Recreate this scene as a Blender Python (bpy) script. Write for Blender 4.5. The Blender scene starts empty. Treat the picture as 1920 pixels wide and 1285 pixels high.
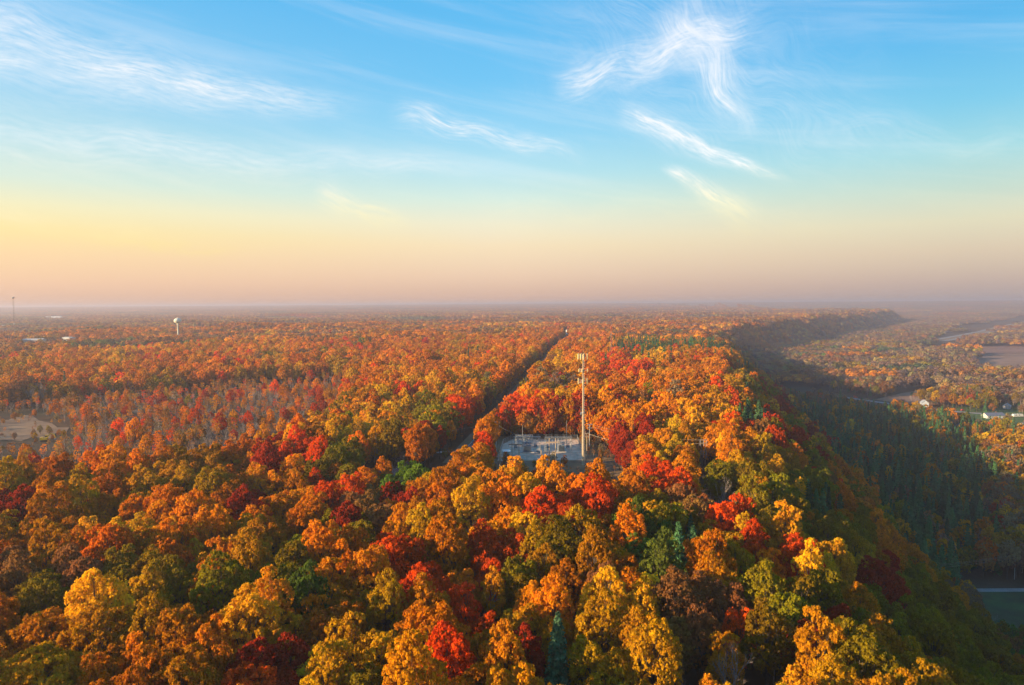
import bpy, bmesh, math, random
import numpy as np
from mathutils import Vector, Matrix

random.seed(7)
rng = np.random.default_rng(11)
R = math.radians
scene = bpy.context.scene
col = scene.collection

# ------------------------------------------------------------------ camera
CAM = Vector((0.0, 0.0, 66.0))
PITCH, ROLL, FPX = R(3.24), R(0.39), 1280.0
fwd = Vector((0, math.cos(PITCH), -math.sin(PITCH)))
rgt0 = Vector((1, 0, 0)); up0 = rgt0.cross(fwd)
rgt = rgt0 * math.cos(ROLL) - up0 * math.sin(ROLL)
upv = rgt.cross(fwd)
cam_d = bpy.data.cameras.new('camera'); cam = bpy.data.objects.new('camera', cam_d); col.objects.link(cam)
cam_d.sensor_width = 36.0; cam_d.lens = 24.0; cam_d.clip_start = 0.5; cam_d.clip_end = 120000
m3 = Matrix((rgt, upv, -fwd)).transposed()
cam.matrix_world = Matrix.Translation(CAM) @ m3.to_4x4()
scene.camera = cam

# ------------------------------------------------------------------ sun and exposure
SUN_EL, SUN_AZ = R(14.6), R(-111.0)          # azimuth measured from +Y towards +X
sun_dir = Vector((math.sin(SUN_AZ) * math.cos(SUN_EL), math.cos(SUN_AZ) * math.cos(SUN_EL), math.sin(SUN_EL)))
sd = bpy.data.lights.new('sun', 'SUN'); sd.energy = 4.4; sd.angle = R(0.53); sd.color = (1.0, 0.73, 0.42)
so = bpy.data.objects.new('sun', sd); col.objects.link(so)
so.rotation_euler = sun_dir.to_track_quat('Z', 'Y').to_euler()
vs = scene.view_settings
vs.view_transform = 'Standard'; vs.look = 'None'; vs.exposure = 1.5; vs.gamma = 1.0; vs.use_curve_mapping = False
cy = scene.cycles
cy.max_bounces = 3; cy.diffuse_bounces = 2; cy.glossy_bounces = 1; cy.transmission_bounces = 2; cy.volume_bounces = 0
cy.transparent_max_bounces = 4; cy.caustics_reflective = False; cy.caustics_refractive = False
cy.use_adaptive_sampling = True; cy.adaptive_threshold = 0.025; cy.use_denoising = True

# ------------------------------------------------------------------ world: sky with cirrus
def px_dir(x, y):
    d = fwd * FPX + rgt * (x - 960.0) + upv * (642.5 - y)
    return d.normalized()
def px_azel(x, y):
    d = px_dir(x, y); return math.degrees(math.atan2(d.x, d.y)), math.degrees(math.asin(d.z))
def s2l(c):
    return tuple(((v / 255) / 12.92 if v / 255 <= 0.04045 else (((v / 255) + 0.055) / 1.055) ** 2.4) for v in c)

world = bpy.data.worlds.new('World'); scene.world = world; world.use_nodes = True
wt = world.node_tree; wt.nodes.clear()
class NT:
    """small helper to wire node trees"""
    def __init__(s, t): s.t = t
    def n(s, kind, **kw):
        nd = s.t.nodes.new(kind)
        for k, v in kw.items(): setattr(nd, k, v)
        return nd
    def put(s, sock, v):
        if isinstance(v, bpy.types.NodeSocket): s.t.links.new(v, sock)
        else: sock.default_value = v
    def m(s, op, a, b=None, c=None, clamp=False):
        nd = s.n('ShaderNodeMath', operation=op, use_clamp=clamp)
        for i, v in enumerate((a, b, c)):
            if v is not None: s.put(nd.inputs[i], v)
        return nd.outputs[0]
    def ramp(s, fac, stops, interp='LINEAR'):
        nd = s.n('ShaderNodeValToRGB'); nd.color_ramp.interpolation = interp
        e = nd.color_ramp.elements
        while len(e) < len(stops): e.new(0.5)
        for i, (p, c) in enumerate(stops):
            e[i].position = p; e[i].color = (c[0], c[1], c[2], 1)
        s.put(nd.inputs[0], fac); return nd.outputs[0]
    def mix(s, fac, a, b, mode='MIX'):
        nd = s.n('ShaderNodeMix', data_type='RGBA', blend_type=mode)
        s.put(nd.inputs[0], fac)
        s.put(nd.inputs[6], a if isinstance(a, bpy.types.NodeSocket) else (*a[:3], 1))
        s.put(nd.inputs[7], b if isinstance(b, bpy.types.NodeSocket) else (*b[:3], 1))
        return nd.outputs[2]
    def mapr(s, v, a, b, c=0.0, d=1.0, smooth=False):
        nd = s.n('ShaderNodeMapRange', interpolation_type='SMOOTHSTEP' if smooth else 'LINEAR', clamp=True)
        for i, x in enumerate((v, a, b, c, d)): s.put(nd.inputs[i], x)
        return nd.outputs[0]
    def noise(s, vec, scale, detail=4, rough=0.5, dist=0.0, col=False):
        nd = s.n('ShaderNodeTexNoise')
        if vec is not None: s.t.links.new(vec, nd.inputs['Vector'])
        nd.inputs['Scale'].default_value = scale; nd.inputs['Detail'].default_value = detail
        nd.inputs['Roughness'].default_value = rough; nd.inputs['Distortion'].default_value = dist
        return nd.outputs[1 if col else 0]
    def comb(s, x, y, z):
        nd = s.n('ShaderNodeCombineXYZ')
        for i, v in enumerate((x, y, z)): s.put(nd.inputs[i], v)
        return nd.outputs[0]

W = NT(wt)
geo = W.n('ShaderNodeTexCoord'); sep = W.n('ShaderNodeSeparateXYZ'); wt.links.new(geo.outputs['Generated'], sep.inputs[0])
dx, dy, dz = sep.outputs
el = W.m('MULTIPLY', W.m('ARCSINE', dz), 180 / math.pi)
az = W.m('MULTIPLY', W.m('ARCTAN2', dx, dy), 180 / math.pi)
elf = W.m('DIVIDE', el, 90.0, clamp=True)
def sky_ramp(rows):
    return W.ramp(elf, [(max(0.0, e) / 90.0, s2l(c)) for e, c in rows])
HI = [(45, (72, 160, 224)), (90, (52, 128, 205))]
ramp_w = sky_ramp([(0, (224, 184, 164)), (1.6, (246, 200, 166)), (3.6, (254, 213, 160)), (5.4, (255, 227, 152)), (7.0, (246, 235, 184)),
                   (8.8, (216, 232, 214)), (11.6, (176, 219, 228)), (15, (146, 207, 238)), (23, (88, 184, 240))] + HI)
ramp_c = sky_ramp([(0, (216, 176, 160)), (2.4, (238, 202, 174)), (4.8, (248, 221, 180)), (6.6, (241, 232, 200)), (8.6, (214, 234, 220)),
                   (10.8, (180, 225, 235)), (13.8, (143, 211, 242)), (17.8, (105, 195, 242)), (23, (85, 185, 240))] + HI)
ramp_e = sky_ramp([(0, (174, 158, 160)), (1.4, (192, 168, 160)), (3.6, (212, 188, 162)), (5.6, (218, 207, 172)), (7.8, (190, 210, 192)),
                   (10.4, (150, 208, 214)), (13.6, (110, 195, 226)), (18, (75, 178, 230)), (23, (48, 162, 226))] + HI)
# warm towards the sun, cool away from it, by the horizontal angle to the sun
sw = W.m('MULTIPLY_ADD', dx, -1.0, 0.0)
hl = W.m('SQRT', W.m('MAXIMUM', W.m('ADD', W.m('MULTIPLY', dx, dx), W.m('MULTIPLY', dy, dy)), 1e-5))
sw = W.m('DIVIDE', sw, hl)
grad = W.mix(W.mapr(sw, 0.05, 0.62), ramp_c, ramp_w)
grad = W.mix(W.mapr(sw, 0.0, -0.56), grad, ramp_e)
# cirrus: streaks laid in azimuth / elevation, broken up by stretched noise
def streak(x0, y0, x1, y1, w0, w1, strength, fibre=(0.5, 3.2), seed=0.0, warp=1.0, thr=0.42, soft=0.32):
    a0, e0 = px_azel(x0, y0); a1, e1 = px_azel(x1, y1)
    L = math.hypot(a1 - a0, e1 - e0); ca, sa = (a1 - a0) / L, (e1 - e0) / L
    du = W.m('SUBTRACT', az, a0); dv = W.m('SUBTRACT', el, e0)
    u = W.m('ADD', W.m('MULTIPLY', du, ca), W.m('MULTIPLY', dv, sa))
    v = W.m('SUBTRACT', W.m('MULTIPLY', dv, ca), W.m('MULTIPLY', du, sa))
    wv = W.comb(W.m('MULTIPLY', u, 0.16), W.m('MULTIPLY', v, 0.22), seed)
    wn = W.m('SUBTRACT', W.noise(wv, 1.1, 1, 0.4), 0.5)
    v2 = W.m('ADD', v, W.m('MULTIPLY', wn, warp * 5.0))
    t = W.m('DIVIDE', u, L)
    wid = W.m('MAXIMUM', W.m('MULTIPLY_ADD', t, (w1 - w0), w0), 0.05)
    q = W.m('DIVIDE', v2, wid)
    across = W.m('EXPONENT', W.m('MULTIPLY', W.m('MULTIPLY', q, q), -1.0))
    along = W.m('MULTIPLY', W.mapr(t, -0.12, 0.15, smooth=True), W.mapr(t, 1.15, 0.7, smooth=True))
    fv = W.comb(W.m('MULTIPLY', u, fibre[0]), W.m('MULTIPLY', v2, fibre[1]), seed + 7.3)
    fn = W.noise(fv, 0.9, 6, 0.58, 0.15)
    fn = W.mapr(fn, thr - soft * 0.5, thr + soft)
    f2 = W.noise(W.comb(W.m('MULTIPLY', u, 0.7), W.m('MULTIPLY_ADD', u, 0.25, W.m('MULTIPLY', v2, 4.2)), seed + 3.1), 1.0, 6, 0.6, 0.0)
    fn = W.m('MULTIPLY', fn, W.mapr(f2, 0.30, 0.62, 0.35, 1.15))
    return W.m('MULTIPLY', W.m('MULTIPLY', across, along), W.m('MULTIPLY', fn, strength))
DEG = 0.0447   # degrees per photograph pixel near the middle
cl = [
    streak(-260, 20, 640, 200, 62 * DEG, 20 * DEG, 1.0, fibre=(0.22, 0.9), seed=1.0, warp=0.35, thr=0.30, soft=0.40),
    streak(-300, 225, 900, 310, 48 * DEG, 20 * DEG, 0.55, fibre=(0.18, 1.0), seed=2.0, warp=0.45, thr=0.36, soft=0.4),
    streak(1055, 150, 1420, 55, 26 * DEG, 34 * DEG, 1.15, fibre=(0.35, 1.1), seed=3.0, warp=0.9, thr=0.38, soft=0.30),
    streak(1262, 20, 1400, 245, 46 * DEG, 16 * DEG, 1.05, fibre=(0.28, 1.0), seed=4.0, warp=0.8, thr=0.36, soft=0.32),
    streak(1180, 215, 1460, 328, 20 * DEG, 7 * DEG, 1.25, fibre=(0.45, 2.6), seed=5.0, warp=0.35, thr=0.36, soft=0.28),
    streak(1250, 318, 1410, 410, 9 * DEG, 24 * DEG, 1.0, fibre=(0.4, 1.8), seed=6.0, warp=0.25, thr=0.30, soft=0.3),
    streak(755, 215, 1075, 290, 26 * DEG, 14 * DEG, 0.95, seed=7.0, warp=0.7, thr=0.42, soft=0.32),
    streak(600, 360, 760, 420, 24 * DEG, 15 * DEG, 0.95, seed=8.0, warp=0.3, thr=0.36, soft=0.3),
    streak(-120, 392, 460, 478, 16 * DEG, 10 * DEG, 1.1, seed=9.0, warp=0.45, thr=0.45, soft=0.26),
    streak(1100, -60, 1700, 330, 190 * DEG, 50 * DEG, 0.30, fibre=(0.3, 1.0), seed=10.0, warp=1.2, thr=0.36, soft=0.5),
    streak(900, 380, 1560, 400, 14 * DEG, 26 * DEG, 0.26, seed=11.0, warp=0.8, thr=0.42, soft=0.4),
    streak(1560, 230, 2000, 300, 30 * DEG, 30 * DEG, 0.24, fibre=(0.4, 1.4), seed=12.0, warp=1.2, thr=0.42, soft=0.4),
]
vu = W.m('ADD', az, W.m('MULTIPLY', el, 1.6)); vn = W.noise(W.comb(W.m('MULTIPLY', vu, 0.045), W.m('MULTIPLY', W.m('SUBTRACT', el, W.m('MULTIPLY', az, -0.16)), 0.42), 21.0), 1.0, 7, 0.6, 0.4)
cl.append(W.m('MULTIPLY', W.mapr(vn, 0.47, 0.75, smooth=True), W.mapr(el, 3.0, 9.0, 0.0, 0.20)))
cov = cl[0]
for c in cl[1:]:
    cov = W.m('SUBTRACT', W.m('ADD', cov, c), W.m('MULTIPLY', cov, c))
cov = W.m('MINIMUM', cov, 1.0)
cloud_col = W.ramp(elf, [(0, s2l((236, 196, 170))), (4.5 / 90, s2l((255, 226, 150))), (8 / 90, s2l((255, 246, 205))), (11 / 90, s2l((250, 252, 250))), (20 / 90, s2l((244, 248, 255)))])
grad = W.mix(cov, grad, cloud_col)
sky = W.n('ShaderNodeTexSky', sky_type='NISHITA', sun_disc=False)
sky.sun_elevation = SUN_EL; sky.sun_rotation = SUN_AZ; sky.altitude = 300; sky.air_density = 1.0; sky.dust_density = 2.5
SKY_K = 10.6 / 2 ** vs.exposure
grad10 = W.mix(1.0, grad, (SKY_K, SKY_K, SKY_K), 'MULTIPLY')
skyc = W.mix(0.12, grad10, sky.outputs[0])
bg = W.n('ShaderNodeBackground'); bg.inputs[1].default_value = 0.1
wt.links.new(skyc, bg.inputs[0])
wo = W.n('ShaderNodeOutputWorld'); wt.links.new(bg.outputs[0], wo.inputs[0])
world.cycles.sampling_method = 'MANUAL'; world.cycles.sample_map_resolution = 512

# ------------------------------------------------------------------ helpers
def link(o, parent=None):
    col.objects.link(o)
    if parent is not None: o.parent = parent
    return o
def tag(o, label=None, cat=None, group=None, kind=None):
    if label: o['label'] = label
    if cat: o['category'] = cat
    if group: o['group'] = group
    if kind: o['kind'] = kind
    return o
def empty(name, loc, rz=0.0):
    o = bpy.data.objects.new(name, None); o.empty_display_size = 0.5
    o.location = loc; o.rotation_euler = (0, 0, rz); return link(o)

def material(name, base, rough=0.8, var=0.25, scale=2.0, metal=0.0, bump=0.0, col2=None, coord='Object', detail=5, spec=0.3):
    """painted, weathered or earthy surface: base colour broken by two octaves of noise"""
    mt = bpy.data.materials.new(name); mt.use_nodes = True
    T = NT(mt.node_tree); b = mt.node_tree.nodes['Principled BSDF']
    tc = T.n('ShaderNodeTexCoord').outputs[coord]
    f = T.noise(tc, scale, detail, 0.6)
    c2 = col2 if col2 else tuple(v * (1 - var) for v in base)
    c1 = base if col2 else tuple(min(1, v * (1 + var)) for v in base)
    c = T.mix(T.mapr(f, 0.32, 0.68), c2, c1)
    f2 = T.noise(tc, scale * 7.3, 3, 0.6)
    c = T.mix(T.mapr(f2, 0.3, 0.75, 0.0, 0.35), c, tuple(v * 0.6 for v in c2))
    mt.node_tree.links.new(c, b.inputs['Base Color'])
    b.inputs['Roughness'].default_value = rough; b.inputs['Metallic'].default_value = metal
    b.inputs['Specular IOR Level'].default_value = spec
    if bump:
        bp = T.n('ShaderNodeBump'); bp.inputs['Strength'].default_value = bump; bp.inputs['Distance'].default_value = 0.1
        mt.node_tree.links.new(f2, bp.inputs['Height']); mt.node_tree.links.new(bp.outputs[0], b.inputs['Normal'])
    return mt

def mesh_from(name, verts, faces, mat=None, smooth=False):
    me = bpy.data.meshes.new(name)
    me.from_pydata([tuple(map(float, v)) for v in verts], [], faces); me.update()
    if mat: me.materials.append(mat)
    if smooth: me.polygons.foreach_set('use_smooth', [True] * len(me.polygons))
    return me
def quads_mesh(name, V, attrs, mat):
    """V: (n,4,3) array of quads; attrs: dict of per-face float arrays"""
    n = len(V); me = bpy.data.meshes.new(name)
    me.vertices.add(n * 4); me.vertices.foreach_set('co', V.reshape(-1).astype(np.float32))
    me.loops.add(n * 4); me.loops.foreach_set('vertex_index', np.arange(n * 4, dtype=np.int32))
    me.polygons.add(n); me.polygons.foreach_set('loop_start', np.arange(0, n * 4, 4, dtype=np.int32))
    me.update(calc_edges=True)
    for k, a in attrs.items():
        at = me.attributes.new(k, 'FLOAT', 'FACE'); at.data.foreach_set('value', a.astype(np.float32))
    if mat: me.materials.append(mat)
    return me

class MB:
    """collects boxes, tubes and lathes into ONE mesh"""
    def __init__(s): s.v = []; s.f = []
    def add(s, vs, fs):
        o = len(s.v); s.v += [tuple(v) for v in vs]; s.f += [tuple(i + o for i in f) for f in fs]; return s
    def box(s, c, d, rz=0.0):
        cx, cy_, cz = c; hx, hy, hz = d[0] / 2, d[1] / 2, d[2] / 2; ca, sa = math.cos(rz), math.sin(rz)
        vs = []
        for z in (-hz, hz):
            for x, y in ((-hx, -hy), (hx, -hy), (hx, hy), (-hx, hy)):
                vs.append((cx + x * ca - y * sa, cy_ + x * sa + y * ca, cz + z))
        return s.add(vs, [(3, 2, 1, 0), (4, 5, 6, 7), (0, 1, 5, 4), (1, 2, 6, 5), (2, 3, 7, 6), (3, 0, 4, 7)])
    def tube(s, pts, rad, n=6, cap=True):
        pts = [Vector(p) for p in pts]; k = len(pts)
        rad = rad if isinstance(rad, (list, tuple)) else [rad] * k
        vs = []; fs = []
        for i, p in enumerate(pts):
            d = (pts[min(i + 1, k - 1)] - pts[max(i - 1, 0)]).normalized()
            a = d.orthogonal().normalized() if abs(d.z) < 0.95 else Vector((1, 0, 0))
            a = (a - d * a.dot(d)).normalized(); b = d.cross(a)
            for j in range(n):
                t = 2 * math.pi * j / n; vs.append(p + (a * math.cos(t) + b * math.sin(t)) * rad[i])
        for i in range(k - 1):
            for j in range(n):
                fs.append((i * n + j, i * n + (j + 1) % n, (i + 1) * n + (j + 1) % n, (i + 1) * n + j))
        if cap: fs += [tuple(reversed(range(n))), tuple(range((k - 1) * n, k * n))]
        return s.add(vs, fs)
    def lathe(s, prof, n=20, c=(0, 0, 0)):
        vs = []; fs = []; k = len(prof)
        for r, z in prof:
            for j in range(n):
                t = 2 * math.pi * j / n; vs.append((c[0] + r * math.cos(t), c[1] + r * math.sin(t), c[2] + z))
        for i in range(k - 1):
            for j in range(n): fs.append((i * n + j, i * n + (j + 1) % n, (i + 1) * n + (j + 1) % n, (i + 1) * n + j))
        fs += [tuple(reversed(range(n))), tuple(range((k - 1) * n, k * n))]
        return s.add(vs, fs)
    def build(s, name, mat, parent=None, smooth=False):
        o = bpy.data.objects.new(name, mesh_from(name, s.v, s.f, mat, smooth)); return link(o, parent)

# ------------------------------------------------------------------ terrain
EDGE_Y = np.array([-3000, -200, 82, 152, 316, 500, 892, 1200, 1470, 2100, 2900, 3700, 4300, 6000, 60000.])
EDGE_X = np.array([-10, 20, 45, 61, 110, 158, 268, 345, 430, 900, 1480, 2050, 2150, 1900, 1500.])
VALLEY = -54.0
def vnoise(x, y, s, k=0.0):
    return (np.sin(x / s + 1.3 + k) * np.cos(y / s * 1.13 + 0.4 + k) + 0.6 * np.sin(x / s * 2.1 + y / s * 1.7 + 2.0 + k) + 0.4 * np.cos(x / s * 3.3 - y / s * 2.9 + k)) / 2.0
def sstep(t): t = np.clip(t, 0, 1); return t * t * (3 - 2 * t)
def edge_s(x, y):
    return (x - np.interp(y, EDGE_Y, EDGE_X) - 9 * vnoise(x * 0 + y, y * 0, 60, 1.0)) * 0.94
def height(x, y):
    x = np.asarray(x, float); y = np.asarray(y, float)
    s = edge_s(x, y)
    d = np.hypot(x, y)
    flat = sstep((np.hypot(x - 12, y - 300) - 45) / 60)             # level pad of the substation
    plat = 2.0 * vnoise(x, y, 120) * flat + 5.0 * vnoise(x, y, 420, 2.0) * sstep((d - 450) / 500)
    plat = plat - 5.0 * sstep((-x - 60) / 120) * sstep((y - 290) / 80) * sstep((640 - y) / 120)
    val = VALLEY + 1.0 * vnoise(x, y, 150, 4.0)
    t = sstep((s + 12) / 98)
    h = plat * (1 - t) + val * t
    far = sstep((d - 3500) / 9000); h = h * (1 - far) + (47 + 3 * vnoise(x, y, 2500, 3.0)) * far
    h = h + 9.0 * np.exp(-((x - 118) ** 2 + (y - 1390) ** 2) / (2 * 34.0 ** 2))
    return h
def hz(x, y): return float(height(x, y))
def project(x, y, z):
    d = np.stack([np.asarray(x, float), np.asarray(y, float), np.asarray(z, float) - CAM.z], -1)
    f = d @ np.array(fwd); f = np.where(f > 0.1, f, 0.1)
    return 960 + FPX * (d @ np.array(rgt)) / f, 642.5 - FPX * (d @ np.array(upv)) / f, f
def ground(x, y, dz=0.0, zfix=None):
    """point of the terrain that lies behind a pixel of the photograph"""
    d = px_dir(x, y)
    if zfix is not None:
        t = (zfix - CAM.z) / d.z; return Vector((d.x * t, d.y * t, zfix))
    ts = np.geomspace(20, 40000, 2400); hit = np.nonzero(CAM.z + d.z * ts <= height(d.x * ts, d.y * ts))[0]
    p = CAM + d * float(ts[hit[0]] if len(hit) else ts[-1])
    return Vector((p.x, p.y, hz(p.x, p.y) + dz))

nr, na = 300, 420
rad = np.concatenate([[0.5], np.geomspace(12, 60000, nr - 1)])
ang = np.linspace(0, 2 * math.pi, na, endpoint=False)
gx = (rad[:, None] * np.sin(ang)[None, :]); gy = (rad[:, None] * np.cos(ang)[None, :]); gz = height(gx, gy)
V = np.stack([gx, gy, gz], -1).reshape(-1, 3)
i0 = (np.arange(nr - 1)[:, None] * na + np.arange(na)[None, :]); i1 = (np.arange(nr - 1)[:, None] * na + (np.arange(na)[None, :] + 1) % na)
F = np.stack([i0, i0 + na, i1 + na, i1], -1).reshape(-1, 4)
gm = bpy.data.materials.new('leaf_litter_ground'); gm.use_nodes = True
T = NT(gm.node_tree); b = gm.node_tree.nodes['Principled BSDF']
tc = T.n('ShaderNodeTexCoord').outputs['Object']
f1 = T.noise(tc, 0.012, 6, 0.6); f2 = T.noise(tc, 0.35, 5, 0.65); f3 = T.noise(tc, 0.0016, 5, 0.6)
c = T.ramp(f1, [(0.30, (0.045, 0.05, 0.018)), (0.45, (0.075, 0.05, 0.026)), (0.58, (0.11, 0.062, 0.03)), (0.72, (0.10, 0.085, 0.035))])
c = T.mix(T.mapr(f2, 0.35, 0.7, 0, 0.55), c, (0.035, 0.026, 0.016))
c = T.mix(T.mapr(f3, 0.42, 0.6, 0, 0.5), c, (0.12, 0.065, 0.035))
gm.node_tree.links.new(c, b.inputs['Base Color']); b.inputs['Roughness'].default_value = 0.95; b.inputs['Specular IOR Level'].default_value = 0.1
g = bpy.data.objects.new('ground', mesh_from('ground', V, [tuple(map(int, f)) for f in F], gm, True)); link(g); tag(g, kind='structure')

# ------------------------------------------------------------------ foliage
def leaf_material(name, transl=0.45, second=(1.14, 1.38, 1.1), amount=0.85):
    mt = bpy.data.materials.new(name); mt.use_nodes = True
    T = NT(mt.node_tree); mt.node_tree.nodes.clear()
    at = T.n('ShaderNodeAttribute', attribute_type='INSTANCER', attribute_name='tint').outputs['Color']
    v = T.n('ShaderNodeAttribute', attribute_type='GEOMETRY', attribute_name='v').outputs['Fac']
    h = T.n('ShaderNodeAttribute', attribute_type='GEOMETRY', attribute_name='h').outputs['Fac']
    c = T.mix(T.m('MULTIPLY', h, amount), at, T.mix(1.0, at, second, 'MULTIPLY'))
    k = T.mapr(v, 0, 1, 0.70, 1.62)
    kk = T.comb(k, k, k)
    c = T.mix(1.0, c, kk, 'MULTIPLY')
    d = T.n('ShaderNodeBsdfDiffuse'); t = T.n('ShaderNodeBsdfTranslucent')
    mt.node_tree.links.new(c, d.inputs[0]); mt.node_tree.links.new(c, t.inputs[0])
    mx = T.n('ShaderNodeMixShader'); mx.inputs[0].default_value = transl
    mt.node_tree.links.new(d.outputs[0], mx.inputs[1]); mt.node_tree.links.new(t.outputs[0], mx.inputs[2])
    o = T.n('ShaderNodeOutputMaterial'); mt.node_tree.links.new(mx.outputs[0], o.inputs[0])
    return mt
LEAF = leaf_material('autumn_leaves')
NEEDLE = leaf_material('pine_needles', 0.12, (1.5, 1.25, 0.9), 0.4)
BARK = material('grey_brown_bark', (0.10, 0.075, 0.055), 0.9, 0.4, 3.0)
PALEBARK = material('pale_grey_bark', (0.33, 0.26, 0.22), 0.85, 0.35, 4.0)

def unit(n, r):
    d = r.normal(size=(n, 3)); return d / np.linalg.norm(d, axis=1, keepdims=True)
def leaf_quads(P, N, size, r, stretch=1.25, cup=0.0):
    """one four-cornered leaf spray per point, facing N"""
    n = len(P); a = unit(n, r); a = a - N * (a * N).sum(1, keepdims=True); a /= np.linalg.norm(a, axis=1, keepdims=True) + 1e-9
    b = np.cross(N, a); s = (size * r.uniform(0.6, 1.35, n))[:, None]
    k1 = r.uniform(0.75, 1.2, (n, 1)); k2 = r.uniform(0.75, 1.2, (n, 1))
    return np.stack([P - a * s * 0.5 * stretch, P - b * s * 0.5 * k1, P + a * s * 0.5 * stretch, P + b * s * 0.5 * k2], 1)
def crown_points(r, RX, H, z0, nl, ns, nq, cr=0.40, shape='round'):
    """crown = limbs' clumps on a dome, each covered in small rounded sprays"""
    C = []; CR = []
    tries = 0
    while len(C) < nl and tries < 4000:
        tries += 1
        d = unit(1, r)[0]
        if d[2] < -0.7: continue
        rr = r.uniform(0.5, 0.82)
        if shape == 'oval': w = np.array([RX, RX, H / 2])
        else: w = np.array([RX, RX, H * 0.5])
        p = d * rr * w * r.uniform(0.85, 1.12); p[2] += z0 + H * 0.5
        rad_ = cr * RX * r.uniform(0.7, 1.15)
        if any(np.linalg.norm(p - q) < 0.62 * min(rad_, k) for q, k in zip(C, CR)): continue
        C.append(p); CR.append(rad_)
    C = np.array(C); CR = np.array(CR)
    n1 = len(C) * ns
    ci = np.repeat(np.arange(len(C)), ns)
    ctr = np.array([0, 0, z0 + H * 0.42])
    out = C - ctr; out /= np.linalg.norm(out, axis=1, keepdims=True) + 1e-9
    d = unit(n1, r) + out[ci] * 0.55 + np.array([0, 0, 0.25]); d /= np.linalg.norm(d, axis=1, keepdims=True)
    S = C[ci] + d * CR[ci][:, None] * r.uniform(0.72, 1.05, (n1, 1)) * np.array([1, 1, 0.85])
    # drop sprays buried in a neighbour clump
    dist = np.linalg.norm(S[:, None, :] - C[None], axis=2) / CR[None]; dist[np.arange(n1), ci] = 9
    keep = dist.min(1) > 0.72
    S = S[keep]; ci = ci[keep]; d = d[keep]; n1 = len(S)
    SR = CR[ci] * r.uniform(0.20, 0.34, n1)
    li = np.repeat(np.arange(n1), nq)
    q = unit(len(li), r) + d[li] * 0.7 + np.array([0, 0, 0.15]); q /= np.linalg.norm(q, axis=1, keepdims=True)
    P = S[li] + q * SR[li][:, None] * r.uniform(0.4, 1.25, (len(li), 1))
    N = q + unit(len(li), r) * 0.55; N /= np.linalg.norm(N, axis=1, keepdims=True)
    hv = r.uniform(0, 1, len(C))[ci] * 0.6 + r.uniform(0, 1, n1) * 0.4
    vv = r.uniform(0, 1, n1)
    return P, N, hv[li], 0.55 * vv[li] + 0.45 * r.uniform(0, 1, len(li)), C, CR
def limb_mesh(r, C, z0, H, tr, n=6, lean=0.0):
    mb = MB(); top = z0 + H * 0.45
    mb.tube([(0, 0, -0.8), (lean * 0.3, 0, z0 * 0.5), (lean * 0.6, lean * 0.3, z0), (lean, lean * 0.4, top)], [tr * 1.25, tr, tr * 0.8, tr * 0.35], n)
    for c in C[::1]:
        zs = r.uniform(z0 * 0.75, min(top, max(z0, c[2] - 1.0)))
        m = Vector((c[0] * 0.45, c[1] * 0.45, zs + (c[2] - zs) * 0.62))
        mb.tube([(lean * zs / top, 0, zs), m, tuple(c)], [tr * 0.42, tr * 0.26, tr * 0.1], 4, cap=False)
    return mb
def broadleaf(seed, RX, H, z0, nl, ns, nq, leaf, cr=0.40, shape='round', tr=0.32, thin=1.0):
    r = np.random.default_rng(seed)
    P, N, h, v, C, CR = crown_points(r, RX, H, z0, nl, ns, nq, cr, shape)
    if thin < 1: k = r.uniform(size=len(P)) < thin; P, N, h, v = P[k], N[k], h[k], v[k]
    return quads_mesh('leaves', leaf_quads(P, N, leaf, r), {'h': h, 'v': v}, LEAF), limb_mesh(r, C, z0, H, tr)
def conifer(seed, Ht, RB, levels, per, tuft, size, z0=2.0, power=0.8, droop=0.25, ragged=0.25):
    r = np.random.default_rng(seed); P = []; N = []; hh = []; vv = []; mb = MB()
    mb.tube([(0, 0, -0.8), (0, 0, Ht * 0.5), (0, 0, Ht)], [0.26, 0.16, 0.02], 6)
    for l in range(levels):
        t = l / (levels - 1); z = z0 + (Ht - z0) * t
        L = RB * (1 - t) ** power * r.uniform(1 - ragged, 1 + ragged * 0.6) + 0.25
        a0 = r.uniform(0, 6.28)
        for k in range(per):
            a = a0 + 6.283 * k / per + r.uniform(-0.25, 0.25); l2 = L * r.uniform(0.7, 1.12)
            dv = np.array([math.cos(a), math.sin(a), 0]); sd_ = np.array([-dv[1], dv[0], 0])
            hb, vb = r.uniform(), r.uniform()
            end = dv * l2 + np.array([0, 0, z - droop * l2 + 0.25 * l2 * t])
            mb.tube([(0, 0, z), tuple(end * 0.95 + np.array([0, 0, 0.02 * z]))], [0.05, 0.015], 3, cap=False)
            for j in range(tuft):
                u = (j + r.uniform(0.2, 1.0)) / tuft
                c = dv * l2 * u + np.array([0, 0, z - droop * l2 * u * u + 0.25 * l2 * t * u])
                w = 0.42 * l2 * (1 - 0.55 * u)
                c = c + sd_ * r.uniform(-w, w) + np.array([0, 0, r.uniform(-0.12, 0.18)])
                nn = np.array([0, 0, 1.0]) + dv * 0.5 + r.normal(size=3) * 0.45
                P.append(c); N.append(nn / np.linalg.norm(nn)); hh.append(hb); vv.append(0.6 * vb + 0.4 * r.uniform())
    P = np.array(P); N = np.array(N)
    return quads_mesh('needles', leaf_quads(P, N, size, r, 1.7), {'h': np.array(hh), 'v': np.array(vv)}, NEEDLE), mb
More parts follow.
